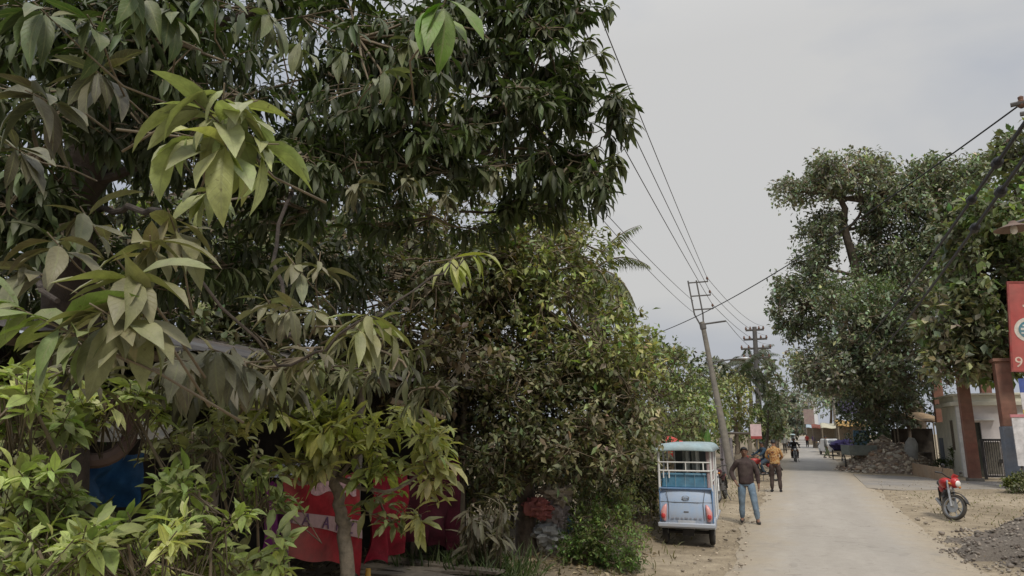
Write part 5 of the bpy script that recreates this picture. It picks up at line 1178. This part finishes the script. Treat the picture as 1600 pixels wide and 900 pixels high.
q = MB(); q.box((W_ / 2, Dp / 2, hgt + .09), (W_ + .5, Dp + .5, .18)); q.box((W_ / 2, Dp / 2, hgt + .32), (W_ + .1, Dp + .1, .28)); q.box((W_ / 2, Dp / 2, hgt + .51), (W_ + .34, Dp + .34, .1)); q.build('roof', M_CREAM, gh, bevel=.015)
q = MB(); q.box((.04, (wy0 + wy1) / 2, (wz0 + wz1) / 2), (.05, wy1 - wy0 - .01, wz1 - wz0 - .01)); wn = q.build('window', M_GLASS, gh)
q = MB(); 
for y in (wy0 + .02, wy1 - .02, (wy0 + wy1) / 2): q.box((-.004, y, (wz0 + wz1) / 2), (.03, .04, wz1 - wz0))
q.build('window_frame', M_WOODG, wn)
q = MB(); q.box(((dx0 + dx1) / 2, .16, dz / 2), (dx1 - dx0 - .01, .05, dz)); q.build('door', mat('dark_green_door', (.025, .03, .022), .7), gh)
q = MB(); q.box(((dx0 + dx1) / 2 + .3, -.12, dz + .12), (dx1 - dx0 + .5, .34, .07)); q.build('door_canopy', M_WHITE, gh)
bw = thing('boundary_wall', 'low cream wall with a slate-blue door continuing left of the gatehouse', 'wall', (gX0 + .1, GY + Dp, 0))
q = MB(); q.box((0, 1.1, 1.2), (.18, 2.2, 2.4)); q.box((0, 1.1, 2.45), (.26, 2.3, .1)); q.build('wall', M_CREAM, bw); q = MB(); q.box((-.11, 1.1, .85), (.04, 1.0, 1.7)); q.build('door', M_SLATEP, bw)
def pillar(label, base, h, w_, lower=None, lean=0):
    t = thing('gateway_pillar', label, 'pillar', base); q = MB(); q.box((0, 0, h / 2 + (lower or 0) / 2), (w_, w_, h - (lower or 0)), taper=.97); q.build('shaft', M_BROWNP, t, bevel=.02)
    if lower:
        q = MB(); q.box((0, 0, lower / 2), (w_ + .06, w_ + .06, lower)); q.build('plinth', M_SLATEP, t, bevel=.02)
    else:
        q = MB(); q.box((0, 0, .06), (w_ + .14, w_ + .14, .12)); q.build('plinth', M_CONC, t, bevel=.01)
    q = MB(); q.box((0, 0, h + .06), (w_ + .12, w_ + .12, .12)); q.build('cap', M_BROWNP, t, bevel=.02)
    return t
pa = gd(1524, 752); pa.z = .012; pillar('tall red-brown pillar standing in front of the gatehouse corner', pa, 6.4, .43)
pc = gd(1591, 762); pc.z = .012; pillar('thick red-brown pillar with slate-blue base carrying the red signboard', pc, at(1572, 566, pc.y).z, .5, lower=1.0 + at(1580, 690, pc.y).z * .72)
pd = Vector((at(1468, 640, 44).x, 44, 0)); pillar('red-brown pillar farther back at the left end of the gatehouse roof', pd, 6.6, .48)
pe = Vector((at(1540, 610, 46).x, 46, 0)); pillar('farthest red-brown pillar showing above the gatehouse roof', pe, 6.8, .5)
gt = thing('iron_gate', 'black iron gate with upright bars beside the slate-blue plinth', 'gate', (at(1541, 745, 36.2).x, 36.2, .012))
gw = at(1574, 745, 36.2).x - gt.location.x; ghh = at(1555, 686, 36.2).z
q = MB()
for x in (0, gw): q.box((x, 0, ghh / 2), (.11, .08, ghh))
for z in (.14, ghh - .05): q.box((gw / 2, 0, z), (gw - .115, .05, .09))
q.build('frame', M_BLACK, gt)
for k in range(8):
    q = MB(); x = gw * (k + 1) / 9; q.tube([(x, 0, .185), (x, 0, ghh - .095)], .016, 6); q.build('bar', M_BLACK, gt)
q = MB(); q.box((gw / 2, .06, ghh * .52), (gw - .2, .015, ghh * .8)); q.build('backing_sheet', mat('dull_cream_sheet', (.40, .37, .31), .8, dust=.4), gt)
q = MB(); q.box((gw - .16, -.05, ghh * .45), (.12, .03, .16)); q.build('latch', M_BLACK, gt)
# red signboard on the pillar
SY = pc.y - .75; s0 = at(1571, 441, SY); s1 = at(1576, 580, SY); sgn = thing('signboard', 'tall faded red signboard with a round white emblem at the right edge', 'sign', (s1.x + .1, SY, s1.z)); sgn.rotation_euler = (0, R(4.5), 0)
sh_ = s0.z - s1.z; sw = 2.2
q = MB(); q.box((sw / 2, 0, sh_ / 2), (sw, .10, sh_)); q.build('panel', M_SIGNR, sgn, bevel=.01)
q = MB()
for z in (0, sh_): q.box((sw / 2, -.0, z), (sw + .06, .15, .05))
for x in (0, sw): q.box((x, 0, sh_ / 2), (.06, .14, sh_ - .055))
q.build('frame', mat('red_frame', (.25, .04, .035), .6), sgn)
for x in (.5, 1.5):
    q = MB(); q.tube([(x, .1, -1.0), (x, .1, sh_ - .2)], .06, 8); q.build('post', M_GREYM, sgn)
q = MB(); ec = at(1592, 514, SY) - sgn.location; er = .46
q.lathe((ec.x + .18, -.056, ec.z), (0, -1, 0), [(0, .0), (.004, er), (.0, er)], 36); q.build('emblem', mat('emblem_white', (.62, .56, .48), .6), sgn)
q = MB(); q.lathe((ec.x + .18, -.064, ec.z), (0, -1, 0), [(0, .0), (.004, er * .72), (.0, er * .72)], 32); q.build('emblem_centre', mat('emblem_teal', (.06, .19, .24), .6), sgn)
q = MB(); q.box((ec.x + .12, -.073, ec.z + .02), (.4, .006, .09)); q.box((ec.x + .1, -.073, ec.z - .13), (.34, .006, .05)); q.box((ec.x + .06, -.073, ec.z + .15), (.16, .006, .06)); q.build('emblem_bars', mat('emblem_pale', (.6, .6, .56), .6), sgn)
ML = mat('sign_lettering', (.62, .47, .38), .6, dust=.1)
RX = Matrix.Rotation(R(90), 4, 'X')
c = at(1590, 460, SY) - sgn.location; text_mesh('lettering', 'J', .85, ML, sgn, Matrix.Translation((c.x + .05, -.056, c.z)) @ RX)
c = at(1591, 566, SY) - sgn.location; text_mesh('lettering', '98', .55, ML, sgn, Matrix.Translation((c.x + .12, -.056, c.z)) @ RX)
nb = gd(1604, 752); NY = pc.y - 1.6; n0 = at(1587, 652, NY); n1 = at(1591, 728, NY); nbd = thing('notice_board', 'white notice board with a pink top edge at the right margin', 'sign', (n1.x, NY, 0))
q = MB(); q.box((.6, 0, (n0.z + n1.z) / 2), (1.2, .06, n0.z - n1.z)); q.build('panel', mat('board_white', (.60, .58, .57), .6, dust=.25), nbd)
q = MB(); q.box((.6, 0, n0.z + .05), (1.26, .1, .1)); q.build('top_rail', mat('pink_rail', (.55, .2, .22), .6), nbd)
for x in (.12, 1.08):
    q = MB(); q.tube([(x, .06, 0), (x, .06, n0.z)], .04, 8); q.build('post', M_GREYM, nbd)
po = at(1594, 618, NY + .3); pst = thing('poster', 'blue, white and yellow poster hung between the red sign and the notice board', 'poster', (po.x, NY + .25, po.z))
q = MB(); q.box((.5, 0, .35), (1.0, .03, .5)); q.build('blue_band', mat('poster_blue', (.04, .08, .30), .6), pst); q = MB(); q.box((.5, 0, -.2), (1.0, .03, .6)); q.build('white_band', mat('board_white', (.6, .58, .57)), pst); q = MB(); q.box((.5, 0, -.68), (1.0, .03, .35)); q.build('yellow_band', mat('poster_yellow', (.55, .42, .12), .6), pst)
q = MB(); q.tube([(.5, .03, -po.z), (.5, .03, .6)], .03, 8); q.build('post', M_GREYM, pst)
# low planter wall
pl0, pl1 = gd(1428, 742), gd(1492, 756); plw = thing('planter_wall', 'low sandy brown planter wall curving left of the gatehouse', 'wall', (pl0.x, pl0.y, 0))
q = MB(); d = pl1 - pl0; q.sheet(lambda u, v: (d.x * u, d.y * u - .5 * math.sin(u * 3.1), (0, .62, .62, 0)[min(3, int(v * 3 + .01))]) if False else (d.x * u, d.y * u - .4 * math.sin(u * 3.1) + (.0 if v < .5 else .3), (-.05, .55, .55, -.05)[int(round(v * 3))]), 16, 3)
q.build('wall', mat('sandy_brown_render', (.32, .215, .13), .9, var=.25, scale=5, dust=.4, bump=.5, dustc=(.36, .3, .22)), plw)

# ================================================================== things along the far right side
hut = at(1424, 652, 46); ht = thing('awning_stall', 'dark stall under a torn tan tarpaulin beside the gatehouse', 'stall', (hut.x, 46, 0))
q = MB(); q.sheet(lambda u, v: (-1.05 + 2.3 * u, -1.2 + 1.6 * v, hut.z + .45 - .7 * u * .6 - .35 * (1 - v) + .09 * math.sin(u * 7 + v * 3) + .06 * math.sin(v * 9)), 16, 10); q.build('awning', cloth('tan_tarpaulin', (.30, .215, .135), .3, 5, .3), ht, solid=.02)
for x, y in ((-.9, -1.1), (1.1, -1.1), (-.9, .35), (1.1, .35)):
    q = MB(); q.tube([(x, y, 0), (x, y, hut.z + .1)], .04, 7); q.build('post', M_WOODG, ht)
q = MB(); q.box((0, .5, 1.1), (2.1, .08, 2.2)); q.box((-.1, -.5, .45), (1.6, .6, .9)); q.build('counter', M_DARKW, ht)
sb_ = gd(1413, 735); st_ = thing('stone_slab', 'pale grey stone slab leaning upright beside the rubble', 'slab', (sb_.x, 41.2, 0), rot=(R(-6), R(10), R(12)))
q = MB(); q.loft([((0, 0, -.1), .32, .14), ((0, 0, .8), .36, .15), ((.03, 0, 1.5), .30, .13), ((.02, 0, 1.75), .14, .08)], 9); q.build('slab', mat('grey_slab', (.33, .33, .31), .9, var=.2, scale=4, dust=.3, bump=.5), st_)
bs = at(1346, 684, 52); bsg = thing('blue_signboard', 'small square blue signboard on a post beside the rubble heap', 'sign', (bs.x, 52, 0))
q = MB(); q.box((0, 0, bs.z), (.95, .06, .95)); q.build('panel', mat('sky_blue_board', (.13, .27, .42), .6, dust=.25), bsg, bevel=.01); q = MB(); q.box((0, -.035, bs.z + .05), (.5, .006, .1)); q.box((0, -.035, bs.z - .15), (.6, .006, .07)); q.build('lettering', M_WHITE, bsg); q = MB(); q.tube([(0, .05, 0), (0, .05, bs.z + .3)], .045, 8); q.build('post', M_GREYM, bsg)
pg = gd(1346, 736); ct = thing('handcart', 'grey-green handcart standing under the blue signboard', 'cart', (pg.x, pg.y + .5, 0), R(10))
q = MB(); q.box((0, 0, .85), (1.3, 1.9, .08)); q.box((0, -.95, 1.1), (1.3, .04, .45)); q.box((-.65, 0, 1.1), (.04, 1.86, .45)); q.box((.65, 0, 1.1), (.04, 1.86, .45)); q.build('bed', mat('grey_green_wood', (.16, .18, .16), .85, dust=.3), ct)
for s in (-1, 1): wheel(ct, (s * .74, .2, .42), .42, .08, tw=.035, spokes=8)
q = MB(); q.tube([(-.6, -.9, .0), (-.6, -.9, .82)], .035, 6); q.tube([(.6, -.9, .0), (.6, -.9, .82)], .035, 6); q.build('leg', M_WOODG, ct)
pp = gd(1318, 718); cv = thing('covered_cart', 'cart heaped under a bunched purple tarpaulin at the right road edge', 'cart', (pp.x, pp.y, 0))
q = MB(); rag(q, (0, 0, .98), (.85, .8, .42), .3); rag(q, (.35, -.1, 1.1), (.5, .5, .4), .35); q.build('tarpaulin', cloth('purple_tarpaulin', (.04, .032, .09), .4, 3, .15), cv)
for s in (-1, 1): wheel(cv, (s * .7, 0, .36), .36, .08, tw=.04, spokes=8)
q = MB(); q.box((0, 0, .58), (1.3, 1.5, .1)); q.build('bed', M_WOODG, cv)
def stall(label, c, w_, dpt, hz, am, fascia=None, back=M_WOODG):
    t = thing('market_stall', label, 'stall', (c.x, c.y, 0))
    q = MB(); q.sheet(lambda u, v: (-w_ / 2 + w_ * u, -dpt / 2 + dpt * v, hz - .5 * (1 - v) + .05 * math.sin(u * 12)), 14, 6); q.build('awning', am, t, solid=.04)
    for sx_ in (-1, 1):
        for sy_ in (-1, 1):
            q = MB(); q.tube([(sx_ * w_ * .46, sy_ * dpt * .46, 0), (sx_ * w_ * .46, sy_ * dpt * .46, hz - (.48 if sy_ < 0 else .04))], .05, 6); q.build('post', M_WOODG, t)
    q = MB(); q.box((0, dpt * .44, hz * .45), (w_ * .9, .08, hz * .9)); q.build('back_panel', back, t); q = MB(); q.box((0, -dpt * .2, .45), (w_ * .8, dpt * .3, .9)); q.build('counter', M_WOODG, t)
    if fascia:
        q = MB(); q.box((0, -dpt / 2 - .05, hz + fascia[1]), (w_ * .8, .08, fascia[2])); q.build('signboard', fascia[0], t)
    return t
stall('stall under a cream awning among the distant shops', at(1306, 690, 78), 2.6, 3, 2.9, cloth('cream_awning', (.46, .43, .32)))
stall('stall under a mustard and orange awning with a purple board above', at(1333, 690, 66), 2.4, 3, 3.0, cloth('mustard_awning', (.42, .26, .09)), (cloth('purple_board', (.12, .10, .20)), 1.0, 1.0))
stall('stall under a faded red awning farther down the right side', at(1287, 690, 100), 2.6, 3, 3.0, cloth('faded_red_awning', (.40, .14, .10)))
stall('stall under a pale blue awning at the far end of the bazaar', at(1274, 690, 125), 2.6, 3, 3.2, cloth('pale_blue_awning', (.30, .36, .40)))
tw_ = at(1270, 640, 150); tower = thing('white_tower', 'slim white tower rising above the far end of the road', 'tower', (tw_.x, 150, 0)); zt_ = at(1270, 604, 150).z
q = MB(); q.loft([((0, 0, 0), .9, .9), ((0, 0, zt_ * .8), .75, .75), ((0, 0, zt_ * .82), 1.1, 1.1), ((0, 0, zt_ * .86), 1.1, 1.1), ((0, 0, zt_ * .88), .8, .8), ((0, 0, zt_ * .96), .7, .7), ((0, 0, zt_), .1, .1)], 12); q.build('shaft', mat('tower_white', (.58, .59, .60), .8, var=.05, dust=.1), tower)  # white toned towards grey as painted distance haze
rbp = at(1264, 651, 120); rbd = thing('billboard', 'haze-greyed red billboard below the white tower', 'sign', (rbp.x, 120, 0)); q = MB(); q.box((0, 0, rbp.z), (1.5, .12, 2.3)); q.build('panel', mat('haze_greyed_red_board', (.25, .18, .17), .7, dust=.5), rbd)  # red greyed in the board colour to show distance haze
for s in (-.6, .6):
    q = MB(); q.tube([(s, .12, 0), (s, .12, rbp.z + 1)], .08, 6); q.build('post', M_GREYM, rbd)
# distant e-rickshaw coming up the road behind the rider
p = gd(1240, 706); d2 = dup(rk, 'distant pale rickshaw coming up the road behind the rider in black', (p.x - .3, p.y + 12, 0), R(180))
# white car nose behind the man at the right
p = gd(1302, 712); wc = thing('parked_car', 'small white car parked beyond the purple tarpaulin', 'car', (p.x, p.y + 2, 0), R(10))
q = MB(); q.poly([(-.78, -1.8, .3), (-.78, 1.8, .3), (-.78, 1.8, .8), (-.78, 1.0, .9), (-.78, .6, 1.4), (-.78, -1.2, 1.42), (-.78, -1.75, .95)], 1.56, (1, 0, 0)); q.build('body', M_WHITE, wc, bevel=.08)
q = MB(); q.box((0, -1.52, 1.15), (1.2, .06, .34), Matrix.Rotation(R(-48), 3, 'X')); q.build('windscreen', M_GLASS, wc)
for s in (-1, 1):
    for y in (-1.1, 1.1): wheel(wc, (s * .72, y, .3), .3, .16, tw=.07)

# ================================================================== left roadside: tea stall, sign, fence
ts = at(1158, 700, 34); tea = thing('tea_stall', 'small stall with a flat pale roof and hanging grey cloth behind the man in jeans', 'stall', (ts.x, 34, 0)); rz_ = at(1158, 677, 33).z
q = MB(); q.box((0, 0, rz_), (1.7, 1.8, .05), Matrix.Rotation(R(-2), 3, 'X')); q.build('roof', M_TIN, tea)
for x, y in ((-.7, -.75), (.7, -.75), (-.7, .75), (.7, .75)):
    q = MB(); q.tube([(x, y, 0), (x, y, rz_ - .05)], .04, 7); q.build('post', M_BAMB, tea)
q = MB(); q.sheet(lambda u, v: (-.85 + .55 * u, -.82 + .04 * math.sin(u * 20), rz_ - .2 - 1.9 * v), 14, 6); q.build('hanging_cloth', cloth('mauve_grey_cloth', (.20, .18, .19), .3), tea)
q = MB(); q.box((.2, -.3, .5), (.9, .6, 1.0)); q.build('counter', M_WOODG, tea)
ps = at(1181, 672, 33); ss = thing('square_sign', 'small square white and pink sign on a post behind the man in jeans', 'sign', (ps.x, 33, 0))
q = MB(); q.box((0, 0, ps.z), (.46, .04, .52)); q.build('panel', mat('white_pink_board', (.62, .45, .45), .6, var=.2, scale=5), ss); q = MB(); q.box((0, -.003, ps.z - .32), (.46, .04, .12)); q.build('red_band', mat('dark_red_band', (.3, .03, .03), .6), ss); q = MB(); q.tube([(0, .04, 0), (0, .04, ps.z + .2)], .03, 7); q.build('post', M_GREYM, ss)
rt = at(1052, 688, 21); rs = thing('red_roof_stall', 'hut corner with a red tarpaulin roof showing above the rickshaw', 'stall', (rt.x, 21, 0))
q = MB(); q.sheet(lambda u, v: (-.45 + .9 * u, -.6 + 1.2 * v, rt.z + .1 * v + .05 * math.sin(u * 6) - .12 * u), 8, 6); q.sheet(lambda u, v: (-.45 + .72 * u, -.61, rt.z - .32 * v + .05 * math.sin(u * 6) - .12 * u + .003), 8, 3); q.build('roof', cloth('red_tarpaulin', (.48, .06, .05), .2, 6), rs)
for x, y in ((-.4, -.5), (.4, -.5), (-.4, .5), (.4, .5)):
    q = MB(); q.tube([(x, y, 0), (x, y, rt.z - .12)], .04, 7); q.build('post', M_BAMB, rs)
q = MB(); q.box((0, .55, .9), (.8, .05, 1.6)); q.build('back_panel', M_WOODG, rs)
f0 = gd(1016, 826); fn = thing('stick_fence', 'ragged brown stick fence along the bank left of the rickshaw', 'fence', (f0.x - .15, f0.y, .1)); q = MB()
for k in range(46):
    y = k * .16; x = -.06 * k * .16 + rng.normal(0, .05); h = rng.uniform(.9, 1.7); q.tube([(x, y, -.1), (x + rng.normal(0, .06), y + rng.normal(0, .05), h * .5), (x + rng.normal(0, .12), y + rng.normal(0, .1), h)], [.018, .015, .01], 5)
q.build('sticks', M_BAMB, fn)
for z in (.45, 1.0): q = MB(); q.tube([(0, 0, z), (-.2, 3.5, z + .05), (-.45, 7.3, z)], .022, 6); q.build('rail', M_BAMB, fn)

# ================================================================== the shed, cloths and banner on the left
SX = -4.85
shd = thing('roadside_shed', 'dark open shed with an old tin roof behind the left foliage', 'shed', (SX, 6.5, 0))
q = MB(); ez = 2.62
def tin(u, v): return (.55 - 3.6 * v, -4.2 + 7.9 * u, ez + .75 * v + .018 * math.sin(u * 7.9 / .09) - .02 * math.sin(u * 3))
q.sheet(tin, 340, 2); q.build('roof', M_TIN, shd)
for y in (-3.8, -1.6, .6, 2.0, 3.4):
    q = MB(); q.tube([(0, y, 0), (0.02, y + .02, ez + .08)], .05, 8); q.build('post', M_WOODG, shd)
q = MB(); q.box((-3.0, -.3, 1.5), (.08, 7.8, 3.0)); q.box((-1.5, 3.55, 1.35), (3.0, .06, 2.7)); q.box((-1.5, -4.15, 1.35), (3.0, .06, 2.7)); q.build('back_wall', M_DARKW, shd)
q = MB(); q.tube([(.1, -4.2, ez - .02), (.1, 3.7, ez - .02)], .045, 8); q.build('eave_beam', M_WOODG, shd)
pk = thing('loose_plank', 'pale bare plank jutting out below the tin roof', 'plank', rg(655, 640, 9.2)); q = MB(); d = rg(692, 650, 9.3) - rg(618, 626, 9.0); q.tube([-d * .6, d * .1, d * .55], [.045, .04, .03], 7); q.build('plank', mat('pale_wood', (.34, .27, .18), .8, dust=.2), pk)
def hanging(name, label, cat, pts, m, folds=9, amp=.03, sub=None):
    """cloth between four picture-plan corners TL, TR, BR, BL (world points)"""
    TL, TR, BR, BL = [Vector(p) for p in pts]; o = TL
    nrm = (TR - TL).cross(BL - TL).normalized(); q = MB()
    ht_ = (BL - TL).length; sd = rng.uniform(0, 50)
    def cf_(u, v):
        u2 = u + .05 * mnoise.noise(Vector((u * 3, v * 2.5, sd))) * (1 if 0 < u < 1 else 1.6)
        sag = -.05 * ht_ * (abs(math.sin(u * math.pi * 3)) * (1 - v)) + v * ht_ * .07 * mnoise.noise(Vector((u * 5, 1, sd)))
        return tuple((TL.lerp(TR, u2)).lerp(BL.lerp(BR, u2), v) + nrm * amp * 1.5 * (math.sin(u * folds * 2 + v * 1.3 + 2 * mnoise.noise(Vector((u * 2, v * 3, sd)))) + .5 * mnoise.noise(Vector((u * 9, v * 4, sd)))) * (.4 + .6 * v) + Vector((0, 0, sag)) - o)
    q.sheet(cf_, 60, 24)
    ob = q.build(name, m, None, loc=o); tag(ob, label, cat); return ob
BXp = SX + .55
bnr = thing('banner', 'sagging red cloth banner with a pale lettered strip behind the young tree', 'banner', atx(440, 745, BXp))
o_ = bnr.location; q = MB(); TL, TR, BR, BL = atx(441, 748, BXp), atx(566, 742, BXp), atx(560, 896, BXp), atx(441, 860, BXp); BL2 = BL
def bf(u, v, off=.0): p = TL.lerp(TR, u).lerp(BL.lerp(BR, u), v) - o_; return Vector((p.x + .03 * math.sin(u * 11 + v * 4) + off, p.y, p.z))
q.sheet(lambda u, v: tuple(bf(u, v * (1 + .05 * math.sin(u * 7)) - .03 * abs(math.sin(u * 9)) * (1 - v))), 60, 24); q.build('cloth', cloth('bright_red_cloth', (.225, .016, .02), .5, 4, .3), bnr)
q = MB(); q.sheet(lambda u, v: tuple(bf(u, .44 + .03 * u + (.15 + .03 * u) * v, .006)), 40, 4); q.build('strip', cloth('pale_pink_strip', (.32, .21, .2), .2, 8), bnr)
q = MB(); q.sheet(lambda u, v: tuple(bf(.35 + .6 * u, .04 + .16 * v + .03 * math.sin(u * 15), .006)), 20, 4); q.build('faded_print', cloth('faded_print_pink', (.40, .25, .25), .5, 20), bnr)
MLT = cloth('dull_violet_print', (.10, .05, .10), .2)
for k, ch in enumerate('TAARZ'):
    u = .10 + .19 * k; p = bf(u, .525 + .045 * u, .016); e = (bf(u + .05, .525 + .045 * (u + .05)) - bf(u, .525 + .045 * u)).normalized(); up2 = Vector((0, 0, 1)); nn = e.cross(up2).normalized(); up2 = nn.cross(e).normalized()
    mm = Matrix(((e.x, up2.x, nn.x, p.x), (e.y, up2.y, nn.y, p.y), (e.z, up2.z, nn.z, p.z), (0, 0, 0, 1))); text_mesh('lettering', ch, .155, MLT, bnr, mm)
hanging('purple_cloth', 'plain purple cloth hanging at the left end of the red banner', 'cloth', (atx(418, 752, BXp - .05), atx(446, 750, BXp - .05), atx(448, 870, BXp - .05), atx(416, 862, BXp - .05)), cloth('purple_sheet', (.17, .03, .15), .3, 9, .04), 5, .03)
hanging('crimson_cloth', 'crimson cloth hanging right of the young tree trunk', 'cloth', (atx(584, 738, BXp), atx(636, 730, BXp), atx(634, 862, BXp), atx(580, 880, BXp)), cloth('crimson_sheet', (.155, .008, .016), .35, 9, .03), 6, .05)
hanging('maroon_curtain', 'dark maroon curtain hanging in deep folds inside the shed', 'curtain', (atx(642, 705, BXp - .1), atx(714, 712, BXp - .1), atx(712, 862, BXp - .1), atx(640, 848, BXp - .1)), cloth('maroon_sheet', (.036, .004, .009), .4, 9, .02), 9, .08)
hanging('white_sheet', 'crumpled white sheet showing between the leaves below the tin roof', 'sheet', (atx(150, 655, SX + .3), atx(272, 652, SX + .3), atx(270, 684, SX + .3), atx(160, 690, SX + .3)), cloth('off_white_sheet', (.55, .55, .52), .12), 7, .03)
hanging('blue_tarpaulin', 'deep blue tarpaulin hanging in the shed behind the shrub', 'tarpaulin', (atx(110, 715, SX + .2), atx(225, 705, SX + .2), atx(215, 790, SX + .2), atx(95, 800, SX + .2)), cloth('blue_tarp', (.016, .06, .14), .4, 5, .12), 6, .05)
hanging('grey_sheet', 'pale grey sheet glimpsed above the purple cloth', 'sheet', (atx(425, 725, SX + .2), atx(482, 722, SX + .2), atx(480, 744, SX + .2), atx(426, 746, SX + .2)), cloth('pale_grey_sheet', (.36, .37, .40), .2), 4, .02)
ty = atx(152, 672, SX + .5); tyr = thing('hanging_tyre', 'worn dark tyre hanging beside the white sheet', 'tyre', ty); q = MB(); q.torus((0, 0, 0), (1, -.6, .1), .2, .05, 26, 8); q.build('tyre', mat('brown_rubber', (.06, .03, .022), .8), tyr)
yc = rg(576, 870, 7.6); yt = thing('yellow_jug', 'small yellow jug standing at the foot of the red banner', 'jug', (yc.x, yc.y, .1)); zz = rg(576, 850, 7.6).z
q = MB(); zz *= .62; q.loft([((0, 0, 0), .05, .05), ((0, 0, .05), .065, .065), ((0, 0, zz - .15), .06, .06), ((0, 0, zz - .08), .03, .03), ((0, 0, zz), .025, .025)], 14); q.build('jug', mat('yellow_plastic', (.50, .28, .03), .45), yt); q = MB(); q.tube([(.055, 0, zz * .4), (.1, 0, zz * .6), (.05, 0, zz * .8)], .01, 7); q.build('handle', mat('yellow_plastic', (.5, .28, .03)), yt)
# rags and sacks dumped by the trunk
for (px, py, d, s, mm, lab) in [(870, 768, 11.3, (.24, .18, .13), cloth('cream_rag', (.48, .41, .33), .3), 'cream rag bundle lodged beside the dusty tree trunk'), (840, 792, 11.2, (.20, .16, .12), cloth('faded_pink_rag', (.36, .12, .11), .35), 'faded pink rag bundle hanging against the dusty tree trunk'),
                              (866, 800, 11.35, (.20, .16, .15), cloth('mauve_rag', (.33, .28, .27), .3), 'mauve rag sack slumped between the trunk and the green bush'), (858, 832, 11.4, (.26, .2, .16), cloth('white_sack', (.46, .47, .46), .25), 'white plastic sack lying lowest beside the trunk'), (885, 815, 11.5, (.10, .1, .1), cloth('sky_blue_rag', (.16, .28, .40), .2), 'scrap of sky blue cloth beside the white sack')]:
    p = rg(px, py, d); q = MB(); rag(q, (0, 0, 0), s, .7); rag(q, (s[0] * .4, 0, -s[2] * .7), (s[0] * .6, s[1] * .7, s[2] * .8), .7)
    o = q.build('rag_bundle', mm, None, loc=p); tag(o, lab, 'rag bundle')
# dry fallen frond and boards on the ground before the shed
fr = rg(650, 885, 8.6); fr.z = .35; o = thing('fallen_boards', 'weathered flat boards lying below the maroon curtain', 'boards', fr)
for k in range(5):
    q = MB(); q.box((rng.uniform(-.2, .2), k * .24 - .4, rng.uniform(0, .1)), (1.7, .2, .03), Matrix.Rotation(rng.uniform(-.25, .25), 3, 'Z') @ Matrix.Rotation(rng.uniform(-.08, .12), 3, 'Y')); q.build('board', M_WOODG, o)
for x in (-.5, .5):
    q = MB(); q.box((x, 0, -.18), (.12, .8, .3)); q.build('support', M_WOODG, o)

# things of one kind share a group
for cat_, grp in (('utility pole', 'utility poles along the road'), ('wire', 'overhead wires'), ('cable', 'thick black cables on the right'), ('motorbike', 'motorbikes on and beside the road'), ('person', 'people on the road'), ('pillar', 'red-brown gateway pillars'), ('stall', 'roadside stalls'), ('rag bundle', 'rags dumped beside the dusty tree'), ('palm tree', 'coconut palms on the left')):
    for o in bpy.context.scene.objects:
        if o.get('category') == cat_: o['group'] = grp
